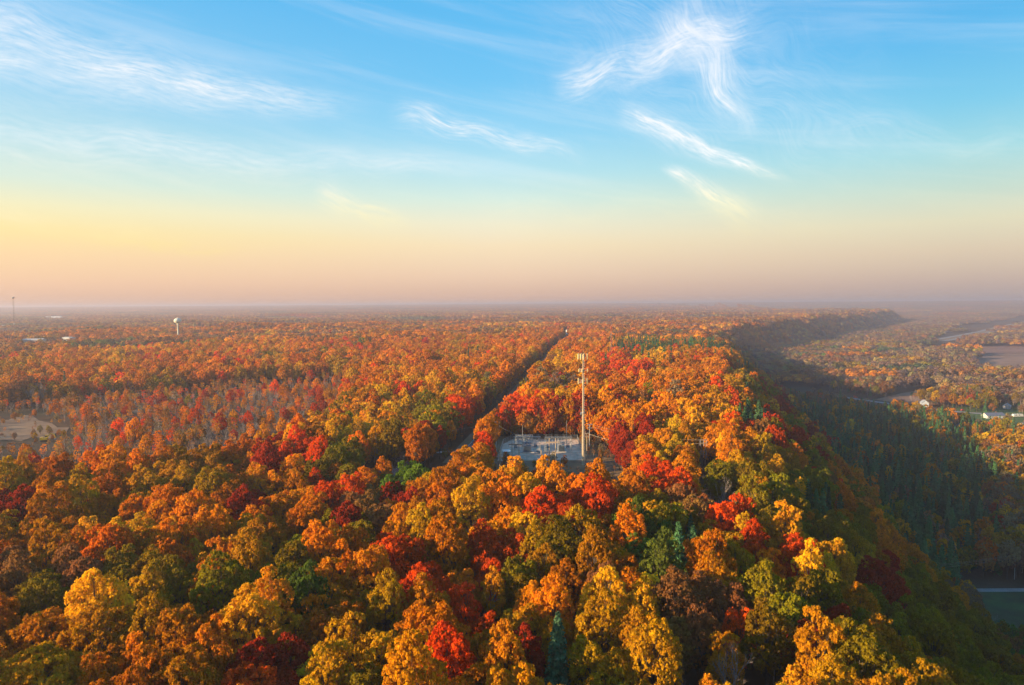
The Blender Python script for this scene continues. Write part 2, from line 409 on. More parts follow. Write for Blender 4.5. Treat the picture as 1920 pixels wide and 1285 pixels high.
def bare(seed, Ht, spread, depth=5, tr=0.2, twigs=3, up=0.55):
    r = np.random.default_rng(seed); tk = MB(); br = MB()
    def grow(p, d, L, rad_, lv):
        q = p + d * L * 0.5 + Vector(r.normal(size=3)) * L * 0.05; e = q + (d + Vector((0, 0, 0.12))).normalized() * L * 0.5
        (tk if lv == 0 else br).tube([p, q, e], [rad_, rad_ * 0.82, rad_ * 0.62], 6 if lv == 0 else (4 if lv < 3 else 3), cap=False)
        if lv >= depth: return
        k = twigs if lv else twigs + 2
        for i in range(k):
            nd = (d * up + Vector(r.normal(size=3)) * spread + Vector((0, 0, 0.28))).normalized()
            s = p.lerp(e, r.uniform(0.55, 1.0)) if i else e
            grow(s, nd, L * r.uniform(0.52, 0.72), rad_ * 0.56, lv + 1)
    grow(Vector((0, 0, -0.5)), Vector((r.normal() * 0.04, r.normal() * 0.04, 1)).normalized(), Ht * 0.42, tr, 0)
    return tk, br

# ------------------------------------------------------------------ tree shapes
TINT = {'O': (0.58, 0.185, 0.004), 'o': (0.47, 0.138, 0.005), 'R': (0.58, 0.068, 0.005), 'c': (0.34, 0.035, 0.010), 'Y': (0.60, 0.275, 0.008),
        'y': (0.43, 0.185, 0.005), 'G': (0.21, 0.135, 0.006), 'g': (0.10, 0.130, 0.016), 'P': (0.042, 0.104, 0.043), 'B': (0.30, 0.20, 0.14), 'D': (0.27, 0.105, 0.030), 'V': (0.22, 0.135, 0.075)}
BROAD = [broadleaf(100 + i, *a) for i, a in enumerate([
    # RX, H, z0, clumps, sprays, leaves, leaf size, clump ratio, shape, trunk
    (6.0, 16.0, 3.6, 58, 24, 17, 0.34, 0.29, 'round', 0.34),
    (5.4, 16.0, 3.8, 50, 24, 17, 0.34, 0.31, 'round', 0.32),
    (6.6, 15.0, 4.2, 62, 24, 17, 0.36, 0.27, 'round', 0.38),
    (5.0, 16.5, 3.4, 46, 24, 18, 0.33, 0.33, 'round', 0.30),
    (5.8, 15.0, 4.4, 40, 26, 19, 0.35, 0.35, 'round', 0.34),
    (6.3, 16.5, 3.4, 70, 22, 16, 0.34, 0.25, 'round', 0.36)])]
OVAL = [broadleaf(200 + i, *a) for i, a in enumerate([
    (3.9, 14.5, 5.0, 26, 24, 15, 0.36, 0.42, 'oval', 0.22, 0.85),
    (3.4, 13.5, 6.0, 24, 24, 15, 0.36, 0.44, 'oval', 0.20, 0.75)])]
PINES = [conifer(300, 21, 4.4, 24, 7, 30, 0.55, 3.0, 0.75, 0.22, 0.35), conifer(301, 17, 3.0, 24, 7, 24, 0.48, 1.5, 0.95, 0.32, 0.15), conifer(302, 19, 3.8, 22, 7, 28, 0.52, 2.5, 0.85, 0.28, 0.3)]
BARES = [bare(400, 17, 0.42, 5, 0.20, 3), bare(401, 16, 0.32, 5, 0.16, 3, 0.8), bare(402, 14, 0.5, 5, 0.18, 3)]
L1B = [broadleaf(500 + i, *a) for i, a in enumerate([
    (6.0, 16.0, 3.6, 24, 14, 7, 0.85, 0.42, 'round', 0.34), (5.4, 16.0, 3.8, 22, 14, 7, 0.85, 0.44, 'round', 0.32),
    (6.5, 15.0, 4.0, 26, 13, 7, 0.9, 0.38, 'round', 0.36), (3.7, 14.0, 5.5, 16, 12, 6, 0.75, 0.46, 'oval', 0.22)])]
L1P = [conifer(600, 20, 4.0, 14, 6, 8, 1.0, 2.5, 0.8, 0.25, 0.3), conifer(601, 17, 3.1, 14, 6, 7, 0.9, 1.5, 0.95, 0.3, 0.15)]
L1S = [broadleaf(650, 3.6, 12.5, 5.0, 14, 10, 5, 0.6, 0.42, 'oval', 0.18, 0.5)]

proto_col = bpy.data.collections.new('tree_shapes')
proto_id = {}
def joined(key, leaves, mb, bark):
    """leaves and limbs in one mesh, used only as a shape to repeat inside the forest mass"""
    name = 'tree_shape_%02d' % len(proto_id)
    bm = bmesh.new(); bm.from_mesh(leaves)
    me2 = mesh_from('limbs', mb.v, mb.f, bark); k = len(bm.faces)
    bm.from_mesh(me2); bm.faces.ensure_lookup_table()
    me = bpy.data.meshes.new(name)
    for f in bm.faces[k:]: f.material_index = 1
    bm.to_mesh(me); bm.free(); me.materials.append(leaves.materials[0]); me.materials.append(bark)
    o = bpy.data.objects.new(name, me); proto_col.objects.link(o); proto_id[key] = len(proto_id)
for i, (l, t) in enumerate(BROAD): joined(('b', i), l, t, BARK)
for i, (l, t) in enumerate(OVAL): joined(('v', i), l, t, PALEBARK)
for i, (l, t) in enumerate(PINES): joined(('p', i), l, t, BARK)
for i, (l, t) in enumerate(L1B): joined(('b1', i), l, t, BARK)
for i, (l, t) in enumerate(L1P): joined(('p1', i), l, t, BARK)
for i, (l, t) in enumerate(L1S): joined(('s1', i), l, t, PALEBARK)
for i, (a, b_) in enumerate(BARES):
    mb = MB(); mb.add(a.v, a.f); mb.add(b_.v, b_.f)
    o = bpy.data.objects.new('tree_shape_%02d' % len(proto_id), mesh_from('bare', mb.v, mb.f, PALEBARK)); proto_col.objects.link(o); proto_id[('n', i)] = len(proto_id)

# canopy patches for the distance: many crowns, each with its own hue
LEAFP = bpy.data.materials.new('distant_autumn_canopy'); LEAFP.use_nodes = True
T = NT(LEAFP.node_tree); LEAFP.node_tree.nodes.clear()
at = T.n('ShaderNodeAttribute', attribute_type='INSTANCER', attribute_name='tint').outputs['Color']
v = T.n('ShaderNodeAttribute', attribute_type='GEOMETRY', attribute_name='v').outputs['Fac']
h = T.n('ShaderNodeAttribute', attribute_type='GEOMETRY', attribute_name='h').outputs['Fac']
hr = T.ramp(h, [(0.0, (0.40, 0.55, 1.1)), (0.12, (0.6, 0.62, 1.1)), (0.35, (0.85, 0.8, 1.0)), (0.55, (1.05, 1.0, 1.0)), (0.75, (1.2, 1.3, 1.0)), (0.9, (1.35, 1.75, 1.0)), (1.0, (0.55, 1.1, 1.2))])
k = T.mapr(v, 0, 1, 0.75, 1.5)
c = T.mix(1.0, T.mix(1.0, at, hr, 'MULTIPLY'), T.comb(k, k, k), 'MULTIPLY')
d = T.n('ShaderNodeBsdfDiffuse'); t = T.n('ShaderNodeBsdfTranslucent')
LEAFP.node_tree.links.new(c, d.inputs[0]); LEAFP.node_tree.links.new(c, t.inputs[0])
mx = T.n('ShaderNodeMixShader'); mx.inputs[0].default_value = 0.3
LEAFP.node_tree.links.new(d.outputs[0], mx.inputs[1]); LEAFP.node_tree.links.new(t.outputs[0], mx.inputs[2])
LEAFP.node_tree.links.new(mx.outputs[0], T.n('ShaderNodeOutputMaterial').inputs[0])
def patch(seed, rad_, ntree, nq, size, cr, ht):
    r = np.random.default_rng(seed); Q = []; Hh = []; Vv = []
    a = r.uniform(0, 2 * math.pi, ntree); rr = rad_ * np.sqrt(r.uniform(0, 1, ntree))
    for i in range(ntree):
        c = np.array([rr[i] * math.cos(a[i]), rr[i] * math.sin(a[i]), 0]); k = cr * r.uniform(0.7, 1.3); top = ht * r.uniform(0.75, 1.15)
        q = unit(nq, r); q[:, 2] = np.abs(q[:, 2]) * 1.15 - 0.15; q /= np.linalg.norm(q, axis=1, keepdims=True)
        lob = 1 + 0.18 * np.sin(q[:, 0] * 7 + r.uniform(0, 6)) * np.cos(q[:, 1] * 6 + r.uniform(0, 6))
        P = c + q * np.array([k, k, min(k * 1.1, top * 0.5)]) * lob[:, None] * r.uniform(0.85, 1.05, (nq, 1)) + np.array([0, 0, top - min(k * 1.1, top * 0.5)])
        N = q + unit(nq, r) * 0.4; N /= np.linalg.norm(N, axis=1, keepdims=True)
        Q.append(leaf_quads(P, N, size, r)); hv = r.uniform(); Hh.append(np.full(nq, hv)); Vv.append(0.4 * r.uniform() + 0.6 * r.uniform(0, 1, nq))
    return quads_mesh('canopy', np.concatenate(Q), {'h': np.concatenate(Hh), 'v': np.concatenate(Vv)}, LEAFP)
for i in range(6):
    o = bpy.data.objects.new('tree_shape_%02d' % len(proto_id), patch(700 + i, 33, 40, 110, 1.7, 5.6, 19)); proto_col.objects.link(o); proto_id[('c', i)] = len(proto_id)
for i in range(5):
    o = bpy.data.objects.new('tree_shape_%02d' % len(proto_id), patch(800 + i, 95, 190, 34, 3.6, 7.5, 18)); proto_col.objects.link(o); proto_id[('d', i)] = len(proto_id)

# ------------------------------------------------------------------ which colours grow where
MAP_Y = [580, 625, 670, 715, 760, 805, 850, 895, 940, 985, 1030, 1075, 1120, 1165, 1210, 1255]
MAP = [
 "BBooOooo" "DooODooo" "oooooooo" "oDDDoooo",
 "DyoYYOyO" "YOooOoyO" "OoOPPPPD" "OOoyDoOO",
 "yOoYooOO" "yoyoOoOo" "oYORYoOP" "oyGyyBoB",
 "DBoBODBB" "BBooYYOo" "OYooOoyG" "rBBBByGB",
 "BBBOROrB" "OrGYyGRR" "RroOOOyP" "rPPPyyPB",
 "PRYOYYyO" "YooYGoRO" "ooorYYOO" "GrPPPYYy",
 "yOyOoyyo" "rRGBBooO" "OyYOYYGY" "yGoPPPPY",
 "yoyOyyyo" "OOROgyOY" "YROoROBG" "YGRPPPPR",
 "coyoOoOc" "OOrDcoYO" "oRROyDDG" "GPoPBoPr",
 "yOoYYYYO" "yOGGOOBO" "YRyOGGRY" "YGGOPOrr",
 "ROooOoYo" "yGORRyOR" "yGyOgPyR" "RYyOoPPP",
 "DDDGGGYy" "GGOoORRR" "GoDOooyY" "OYPcGyyP",
 "oGGyyyoG" "GgooRyRY" "OOoYyDDG" "GGyGGGyo",
 "oyYyyoBY" "ROoyyORR" "yOyYYDRG" "RcGyGGGG",
 "oooyoooY" "RYYyoORo" "rByYyBBB" "YYGyGGGG",
 "oyoooooR" "cYYGOORO" "OByGcgYB" "YyGyyGGG"]
def letter(px, py, r, loose=0.25):
    px += r.normal() * 14; py += r.normal() * 9
    i = int(np.clip((py - 580) // 45, 0, 15)); j = int(np.clip(px // 60, 0, 31))
    c = MAP[i][j]
    if r.uniform() < loose:
        c = r.choice(list('OOOOoooyyYR')) if c not in 'PB' else r.choice(list('PBoyG'))
    return {'r': 'c', 'h': 'o'}.get(c, c)
def inpoly(px, py, poly):
    inside = np.zeros(np.shape(px), bool); n = len(poly)
    for i in range(n):
        x0, y0 = poly[i]; x1, y1 = poly[(i + 1) % n]
        if y0 == y1: continue
        c = ((y0 > py) != (y1 > py)) & (px < (x1 - x0) * (py - y0) / (y1 - y0) + x0); inside ^= c
    return inside
ROAD = [(-22 + 0.125 * (y - 280), y) for y in (180, 280, 400, 600, 840, 1000)] + [(88, 1120), (104, 1240), (100, 1340)]
def seg_dist(x, y, pts):
    x = np.asarray(x, float); y = np.asarray(y, float); best = np.full(x.shape, 1e9)
    for (x0, y0), (x1, y1) in zip(pts[:-1], pts[1:]):
        dx_, dy_ = x1 - x0, y1 - y0; t = np.clip(((x - x0) * dx_ + (y - y0) * dy_) / (dx_ * dx_ + dy_ * dy_), 0, 1)
        best = np.minimum(best, np.hypot(x - x0 - t * dx_, y - y0 - t * dy_))
    return best
V_OPEN = [[(1440, 722), (1530, 731), (1700, 752), (1800, 770), (1950, 788), (1950, 815), (1800, 800), (1690, 785), (1520, 760), (1440, 745)],
          [(1690, 736), (1780, 734), (1785, 754), (1650, 752), (1655, 748)],
          [(1835, 668), (1960, 660), (1960, 706), (1850, 704), (1815, 690)], [(1730, 650), (1960, 652), (1960, 664), (1750, 664)],
          [(1790, 1086), (1990, 1086), (1990, 1300), (1880, 1300)], [(1735, 636), (1990, 578), (1990, 596), (1900, 616), (1770, 652)]]
HOUSE_PX = [(1686, 761), (1732, 763), (1824, 727), (1765, 727), (1777, 737), (1858, 735), (1876, 740), (1888, 768), (1862, 785), (1910, 784), (1922, 806), (1912, 1250)]
# things among the trees: x, y, length of the gap towards the viewer, half width
CLEAR = [(-94, 195, 17, 5), (58.5, 186, 16, 5), (-48, 250, 18, 6), (71, 254, 62, 4.0), (-25, 262, 60, 2)]
for q in ((62, 653), (130, 649), (100, 602)):
    q = ground(*q); CLEAR.append((q.x, q.y, 70, 15))
def open_land(x, y):
    """True where no tree stands"""
    x = np.asarray(x, float); y = np.asarray(y, float); z = height(x, y); px, py, f = project(x, y, z); s = edge_s(x, y)
    o = (seg_dist(x, y, ROAD) < 10) & (y > 205)
    o |= (x > -9) & (x < 41) & (y > 207 + 4 * vnoise(x, y * 0, 7)) & (y < 336)
    o |= (x > -6) & (x < 55) & (y > 283) & (y < 302)
    o |= (x > -56) & (x < -40) & (y > 246) & (y < 258)
    o |= (x > -40) & (x < -14) & (y > 297) & (y < 306)
    o |= np.hypot(x - 118, y - 1390) < 46
    o |= (s < 40) & inpoly(px, py, [(-80, 782), (20, 776), (60, 771), (90, 778), (120, 795), (140, 806), (135, 848), (90, 865), (-80, 865)])
    for hx, hy, L, w in CLEAR:
        k = 1 - L / math.hypot(hx, hy); o |= seg_dist(x, y, [(hx, hy), (hx * k, hy * k)]) < w
    v = s > 60
    for p in V_OPEN: o |= v & inpoly(px, py, p)
    return o
def thin_land(x, y):
    px, py, f = project(x, y, height(x, y))
    lo = np.interp(px, [-600, 0, 200, 430, 620, 660], [965, 957, 940, 913, 828, 790]); hi = np.interp(px, [-600, 0, 300, 480, 620, 660], [775, 770, 745, 725, 715, 718])
    return (px < 650) & (py < lo) & (py > hi) & (np.asarray(y) > 150)

# ------------------------------------------------------------------ sow the trees
SPC = 4.75
trees = []      # x, y, z, scale, letter, crown px, py, size in px
r = np.random.default_rng(21)
def sow(n, ymin, ymax, spacing, azlim=44):
    """dart throwing with variable spacing in a fan before the camera"""
    a = np.radians(r.uniform(-azlim, azlim, n)); d = np.sqrt(r.uniform(ymin ** 2, ymax ** 2, n))
    return d * np.sin(a), d * np.cos(a), r.uniform(0.78, 1.22, n) * spacing
def throw(xs, ys, sp, keep=None):
    """accept darts that keep their distance, with a hashed grid"""
    cell = 9.0; gridd = {}; out = []
    for i in range(len(xs)):
        gx_, gy_ = int(xs[i] // cell), int(ys[i] // cell); ok = True
        for ax in (-1, 0, 1):
            for ay in (-1, 0, 1):
                for j in gridd.get((gx_ + ax, gy_ + ay), ()):
                    if (xs[i] - xs[j]) ** 2 + (ys[i] - ys[j]) ** 2 < (0.5 * (sp[i] + sp[j])) ** 2: ok = False; break
                if not ok: break
            if not ok: break
        if ok: gridd.setdefault((gx_, gy_), []).append(i); out.append(i)
    return np.array(out)
xs, ys, sp = sow(115000, 42, 1010, SPC)
# the near rows reach further to the sides so that their shadows fall into view
xs2 = r.uniform(-330, -20, 6000); ys2 = r.uniform(-10, 260, 6000); xs = np.concatenate([xs, xs2]); ys = np.concatenate([ys, ys2]); sp = np.concatenate([sp, r.uniform(0.78, 1.22, 6000) * SPC])
ok = ~open_land(xs, ys) & (np.hypot(xs, ys) > 40)
# screens of trees along the far road
t_ = r.uniform(0, 1, 2600); yy = 990 + t_ * 380; xx = np.interp(yy, [p[1] for p in ROAD], [p[0] for p in ROAD]) + r.uniform(-75, 75, 2600)
okk = ~open_land(xx, yy) & (np.hypot(xx - 118, yy - 1390) > 48)
xs = np.concatenate([xs[ok], xx[okk]]); ys = np.concatenate([ys[ok], yy[okk]]); sp = np.concatenate([sp[ok], r.uniform(0.8, 1.2, okk.sum()) * SPC])
thin = thin_land(xs, ys); es = edge_s(xs, ys)
sp = np.where(thin, sp * 1.0, sp); sp = np.where(es > 62, sp * 0.80, sp)
sel = throw(xs, ys, sp)
xs, ys, sp, thin, es = xs[sel], ys[sel], sp[sel], thin[sel], es[sel]
zs = height(xs, ys); dist = np.hypot(xs, ys)
house_pts = [ground(*p) for p in HOUSE_PX]
for i in range(len(xs)):
    x, y, z, d = xs[i], ys[i], zs[i], dist[i]
    sc = sp[i] / SPC * 0.70 if es[i] <= 62 else sp[i] / SPC * 1.0
    cpx, cpy, f = [float(q) for q in project(x, y, z + 15 * sc)]
    c = letter(cpx, cpy, r, (0.04 if es[i] > -30 else 0.09) if d < 330 else 0.28)
    gn = float(vnoise(x, y, 24.0, 5.0)) + 0.4 * float(vnoise(x, y, 70.0, 8.0))
    if d > 260 and c in 'OoyYRcGD':
        if gn > 0.62: c = 'Y' if r.uniform() < 0.6 else 'y'
        elif gn < -0.62: c = r.choice(list('oDcR'))
    gh = float(vnoise(x, y, 31.0, 9.0)); sc *= 1 + 0.16 * gh
    if d > 340 and es[i] < 40 and not thin[i]:
        g2 = float(vnoise(x, y, 85.0, 3.0))
        if g2 > 0.62 and r.uniform() < 0.6: c = r.choice(list('BVGD'))
        elif g2 < -0.7 and r.uniform() < 0.5: c = r.choice(list('PgD'))
    if thin[i]:
        sc *= r.uniform(0.5, 0.72); c = r.choice(list('BBBBBBDDrRoO')) if r.uniform() < 0.85 else c
        c = {'r': 'c'}.get(c, c)
    if es[i] > 62:
        if any((x - h.x) ** 2 + (y - h.y) ** 2 < 14 ** 2 or seg_dist(x, y, [(h.x, h.y), (h.x * 0.94, h.y * 0.94)]) < 11 for h in house_pts): continue
        if cpx > 1780 and 690 < cpy < 830 and r.uniform() < 0.45: continue
        sc *= 0.80
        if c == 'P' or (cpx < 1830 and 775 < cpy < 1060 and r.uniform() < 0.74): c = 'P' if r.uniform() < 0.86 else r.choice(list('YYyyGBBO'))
        elif r.uniform() < (0.9 if c in 'ORco' else 0.5): c = r.choice(list('PDVVVVGGyB'))  # valley tints muted, partly to stand in for the ridge's shade
        if c == 'P': sc *= 1.12
    if 20 < es[i] and c in 'RYO' and r.uniform() < 0.6: c = r.choice(list('yGo'))  # bright tints dulled past the ridge edge: slope shade put into leaf colour
    trees.append([x, y, z, sc, c, cpx, cpy, 12 * sc * FPX / f, d, es[i]])

# ------------------------------------------------------------------ single trees: the ones that show largest
COLOUR_WORD = {'O': 'bright orange', 'o': 'rust brown', 'R': 'scarlet', 'c': 'dark crimson', 'Y': 'golden yellow', 'y': 'amber olive', 'G': 'olive green', 'g': 'deep green', 'D': 'dark brown', 'V': 'dull brown'}
GROUPS = {'leafy': 'autumn trees that carry leaves', 'pine': 'dark evergreen trees', 'bare': 'leafless grey trees'}
def jitter(c, r):
    k = r.uniform(0.82, 1.2) if c != 'P' else r.uniform(0.6, 1.45); t = TINT[c]; return (t[0] * k * r.uniform(0.92, 1.08), t[1] * k * r.uniform(0.82, 1.2), t[2] * k, 1.0)
def in_view(t): return -30 < t[5] < 1950 and t[6] < 1330 and t[6] > 500
cand = {'leafy': [], 'pine': [], 'bare': []}
for i, t in enumerate(trees):
    if not in_view(t): continue
    kind = 'pine' if t[4] == 'P' else 'bare' if t[4] == 'B' else 'leafy'
    cand[kind].append((t[7], i))
LIMIT = {'leafy': 296, 'pine': 110, 'bare': 60}
hero = {}
for k in cand:
    for s, i in sorted(cand[k], reverse=True)[:LIMIT[k]]: hero[i] = k
def share(me, name):
    me = me.copy(); me.name = name; return me
MESH = {}
for i, (l, tk) in enumerate(BROAD): MESH[('b', i)] = (mesh_from('trunk', tk.v, tk.f, BARK), l)
for i, (l, tk) in enumerate(OVAL): MESH[('v', i)] = (mesh_from('trunk', tk.v, tk.f, PALEBARK), l)
for i, (l, tk) in enumerate(PINES): MESH[('p', i)] = (mesh_from('trunk', tk.v, tk.f, BARK), l)
for i, (a, b_) in enumerate(BARES): MESH[('n', i)] = (mesh_from('trunk', a.v, a.f, PALEBARK), mesh_from('branches', b_.v, b_.f, PALEBARK))
def choose(kind, c, r):
    if kind == 'pine': return ('p', int(r.integers(3)))
    if kind == 'bare': return ('n', int(r.integers(3)))
    if c == 'Y' and r.uniform() < 0.55: return ('v', int(r.integers(2)))
    return ('b', int(r.integers(6)))
placed = []
for i, kind in hero.items():
    x, y, z, sc, c, cpx, cpy, spx, d, s_ = trees[i]
    key = choose(kind, c, r)
    name = {'leafy': 'deciduous_tree', 'pine': 'pine_tree', 'bare': 'bare_tree'}[kind]
    o = empty(name, (x, y, z - 0.2), r.uniform(0, 6.28))
    o.scale = (sc, sc, sc * r.uniform(1.12, 1.42)) if kind != 'bare' else (sc * 1.2,) * 3
    trm, crm = MESH[key]
    tr = bpy.data.objects.new('trunk', trm); link(tr, o)
    cr = bpy.data.objects.new('branches' if kind == 'bare' else 'crown', crm); link(cr, o)
    if kind != 'bare': cr['tint'] = jitter(c if kind != 'pine' else 'P', r)
    placed.append((o, kind, c, key, cpx, cpy, d, s_, sc))
# labels: colour, crown, where it stands, and its rank among those most like it
def place_words(cpx, cpy, d, s_):
    if s_ > 62: return 'on the valley floor below the ridge' if d < 330 else 'on the valley floor near the houses' if cpx > 1640 else 'in the valley wood beyond the ridge'
    if s_ > 4: return 'on the steep slope above the valley' if cpy > 1000 else 'on the upper ridge slope'
    row = 'in the front rows' if cpy > 1130 else 'in the second band' if cpy > 1010 else 'in the third band' if cpy > 930 else 'in the fourth band' if cpy > 850 else 'beside the substation' if cpx > 640 else 'in the scrubby clearing'
    side = 'at far left' if cpx < 320 else 'at left' if cpx < 700 else 'left of the monopole' if cpx < 1000 else 'below the monopole' if cpx < 1200 else 'right of the monopole' if cpx < 1430 else 'near the ridge edge'
    return row + ' ' + side
bag = {}
for p in placed:
    o, kind, c, key, cpx, cpy, d, s_, sc = p
    if kind == 'pine': w = 'dark green pine'
    elif kind == 'bare': w = 'leafless grey tree'
    else: w = COLOUR_WORD[c] + (' slender tree' if key[0] == 'v' else ' tree')
    bag.setdefault(w + ' ' + place_words(cpx, cpy, d, s_), []).append(p)
ORD = ['leftmost', 'second from left', 'third from left', 'fourth from left', 'fifth from left', 'sixth from left', 'seventh from left', 'eighth from left', 'ninth from left', 'tenth from left']
def ordinal(i, n):
    if n == 1: return ''
    if i == n - 1: return ', rightmost'
    if i < len(ORD): return ', ' + ORD[i]
    return ', %dth from left' % (i + 1)
ROWS = ['front row', 'second row back', 'third row back', 'fourth row back', 'fifth row back', 'sixth row back', 'seventh row back', 'eighth row back', 'ninth row back', 'last row back']
for w, ps in bag.items():
    n = len(ps); k = 1 if n <= 8 else min(10, math.ceil(n / 6)); ps.sort(key=lambda p: p[6])
    for q in range(k):
        row = ps[q * n // k:(q + 1) * n // k]; row.sort(key=lambda p: p[4])
        for i, p in enumerate(row):
            tag(p[0], w + (', ' + ROWS[q] if k > 1 else '') + ordinal(i, len(row)), 'tree', GROUPS[p[1]])

# ------------------------------------------------------------------ the rest of the forest: one mass
pts = []
def add_pt(x, y, z, key, sc, tint, tilt=(0, 0)):
    pts.append((x, y, z, proto_id[key], tilt[0], tilt[1], r.uniform(0, 6.28), sc, sc, sc * r.uniform(1.12, 1.42), *tint))
for i, t in enumerate(trees):
    if i in hero: continue
    x, y, z, sc, c, cpx, cpy, spx, d, s_ = t
    near = d < 300
    if c != 'P' and c != 'B' and bool(thin_land(x, y)) and r.uniform() < 0.75: key = ('s1', 0)
    elif c == 'P': key = ('p', int(r.integers(3))) if near else ('p1', int(r.integers(2)))
    elif c == 'B': key = ('n', int(r.integers(3))) if r.uniform() < 0.6 else ('s1', 0)
    elif near: key = choose('leafy', c, r)
    else: key = ('b1', 3 if (c == 'Y' and r.uniform() < 0.5) else int(r.integers(3)))
    if key[0] == 's1': tn = jitter(r.choice(list('DDoyVRO')), r)
    else: tn = jitter(c, r)
    add_pt(x, y, z - 0.2, key, sc, tn)
# low brush on the open ground
for k in range(900):
    reg = r.integers(6)
    if reg == 0: x, y = r.uniform(-8, 41), r.uniform(207, 279)
    elif reg == 4:
        x, y = r.uniform(-8, 46), r.uniform(332, 343)
        add_pt(x, y, hz(x, y) - 0.8, ('b1', int(r.integers(3))), r.uniform(0.3, 0.6), jitter(r.choice(list('ooDcDRO')), r)); continue
    elif reg == 5:
        q = ground(r.uniform(1830, 1990), r.uniform(1195, 1300)); add_pt(q.x, q.y, q.z - 0.8, ('b1', int(r.integers(3))), r.uniform(0.22, 0.42), jitter(r.choice(list('gDG')), r)); continue
    elif reg == 1: x, y = r.uniform(31.5, 55), r.uniform(283, 334)
    elif reg == 2: x, y = (lambda p: (p.x, p.y))(ground(r.uniform(-60, 170), r.choice([r.uniform(766, 792), r.uniform(815, 884), r.uniform(780, 830)])))
    else:
        y = r.uniform(285, 900); x = -22 + 0.125 * (y - 280) + r.choice([-1, 1]) * r.uniform(6.0, 10.0)
    if reg == 0 and abs(x - 28.8) < 3 and y > 245: continue
    if reg == 0 and y < 240:
        add_pt(x, y, hz(x, y) - 0.8, ('b1', int(r.integers(3))), r.uniform(0.25, 0.42), jitter(r.choice(list('oOyYGR')), r)); continue
    add_pt(x, y, hz(x, y) - 0.6, ('s1', 0) if r.uniform() < 0.6 else ('b1', int(r.integers(3))), r.uniform(0.10, 0.24), jitter(r.choice(list('DDoVVyG')), r))
def far_fill(d0, d1, step, kinds, nk, zoff, edge=0):
    nxy = int(2 * d1 / step)
    gx_, gy_ = np.meshgrid((np.arange(nxy) - nxy / 2) * step, np.arange(int(d1 / step) + 1) * step * 0.87)
    gx_ = gx_ + (np.arange(gy_.shape[0])[:, None] % 2) * step * 0.5
    gx_ = (gx_ + r.uniform(-0.25, 0.25, gx_.shape) * step).ravel(); gy_ = (gy_ + r.uniform(-0.25, 0.25, gy_.shape) * step).ravel()
    dd = np.hypot(gx_, gy_); aa = np.degrees(np.arctan2(gx_, gy_))
    k = (dd > d0) & (dd < d1) & (np.abs(aa) < 43)
    sE = edge_s(gx_, gy_); inE = (sE > -140) & (sE < 230) & (gy_ < 5200)
    if edge == 1: k &= inE
    if edge == -1: k &= ~inE
    gx_, gy_, dd = gx_[k], gy_[k], dd[k]; zz = height(gx_, gy_); px, py, f = project(gx_, gy_, zz + 12); s = edge_s(gx_, gy_)
    op = open_land(gx_, gy_); e = 8.0
    NX = -(height(gx_ + e, gy_) - height(gx_ - e, gy_)) / (2 * e); NY = -(height(gx_, gy_ + e) - height(gx_, gy_ - e)) / (2 * e)
    for rr_ in (step * 0.45,):
        for a in (0, 1.57, 3.14, 4.71): op |= open_land(gx_ + rr_ * math.cos(a), gy_ + rr_ * math.sin(a))
    for i in range(len(gx_)):
        x, y = gx_[i], gy_[i]
        if op[i]: continue
        if y < 1400 and abs(x - np.interp(y, [p[1] for p in ROAD], [p[0] for p in ROAD])) < 62 and d1 < 3000: continue
        c = letter(px[i], py[i], r, 0.35)
        if s[i] < 60 and r.uniform() < 0.55: c = r.choice(list('oooODy'))
        if s[i] >= 60 and r.uniform() < 0.82: c = r.choice(list('DDVVVVGP'))
        g2 = float(vnoise(x, y, 170.0, 6.0)) + 0.5 * float(vnoise(x, y, 420.0, 1.0))
        if g2 > 0.7: c = r.choice(list('YyO'))
        elif g2 < -0.85: c = r.choice(list('PgPD'))
        elif -0.1 < g2 < 0.05: c = r.choice(list('DVV'))
        if c == 'B': c = 'V'
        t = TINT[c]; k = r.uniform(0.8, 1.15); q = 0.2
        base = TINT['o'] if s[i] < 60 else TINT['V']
        if dd[i] > 1900: base, q = TINT['V'], 0.5  # far tints dulled toward brown to imitate haze
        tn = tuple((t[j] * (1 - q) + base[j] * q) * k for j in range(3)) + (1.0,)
        nx, ny = NX[i], NY[i]
        # lean with the slope: rotate the patch about x and y (no spin, shapes vary instead)
        pts.append((x, y, zz[i] + zoff, proto_id[(kinds, int(r.integers(nk)))], math.atan(-ny) * 1.0, math.atan(nx) * 1.0, 0.0, r.choice([-1, 1]) * r.uniform(0.9, 1.1), r.choice([-1, 1]) * r.uniform(0.9, 1.1), r.uniform(0.8, 1.1) * (1 + 0.22 * float(vnoise(x, y, 130.0, 2.0))), *tn))
far_fill(985, 2700, 47, 'c', 6, -1.0)
far_fill(2650, 5200, 47, 'c', 6, -1.0, 1)
far_fill(2650, 14000, 150, 'd', 5, -1.0, -1)

A = np.array(pts)
fm = bpy.data.meshes.new('forest'); fm.vertices.add(len(A)); fm.vertices.foreach_set('co', A[:, :3].astype(np.float32).ravel())
a_ = fm.attributes.new('shape', 'INT', 'POINT'); a_.data.foreach_set('value', A[:, 3].astype(np.int32))
a_ = fm.attributes.new('turn', 'FLOAT_VECTOR', 'POINT'); a_.data.foreach_set('vector', A[:, 4:7].astype(np.float32).ravel())
a_ = fm.attributes.new('size', 'FLOAT_VECTOR', 'POINT'); a_.data.foreach_set('vector', A[:, 7:10].astype(np.float32).ravel())
a_ = fm.attributes.new('tint', 'FLOAT_COLOR', 'POINT'); a_.data.foreach_set('color', A[:, 10:14].astype(np.float32).ravel())
forest = bpy.data.objects.new('forest', fm); link(forest)
tag(forest, 'autumn forest that covers the plateau and the valley to the horizon', 'forest', kind='stuff')
ng = bpy.data.node_groups.new('sown_forest', 'GeometryNodeTree')
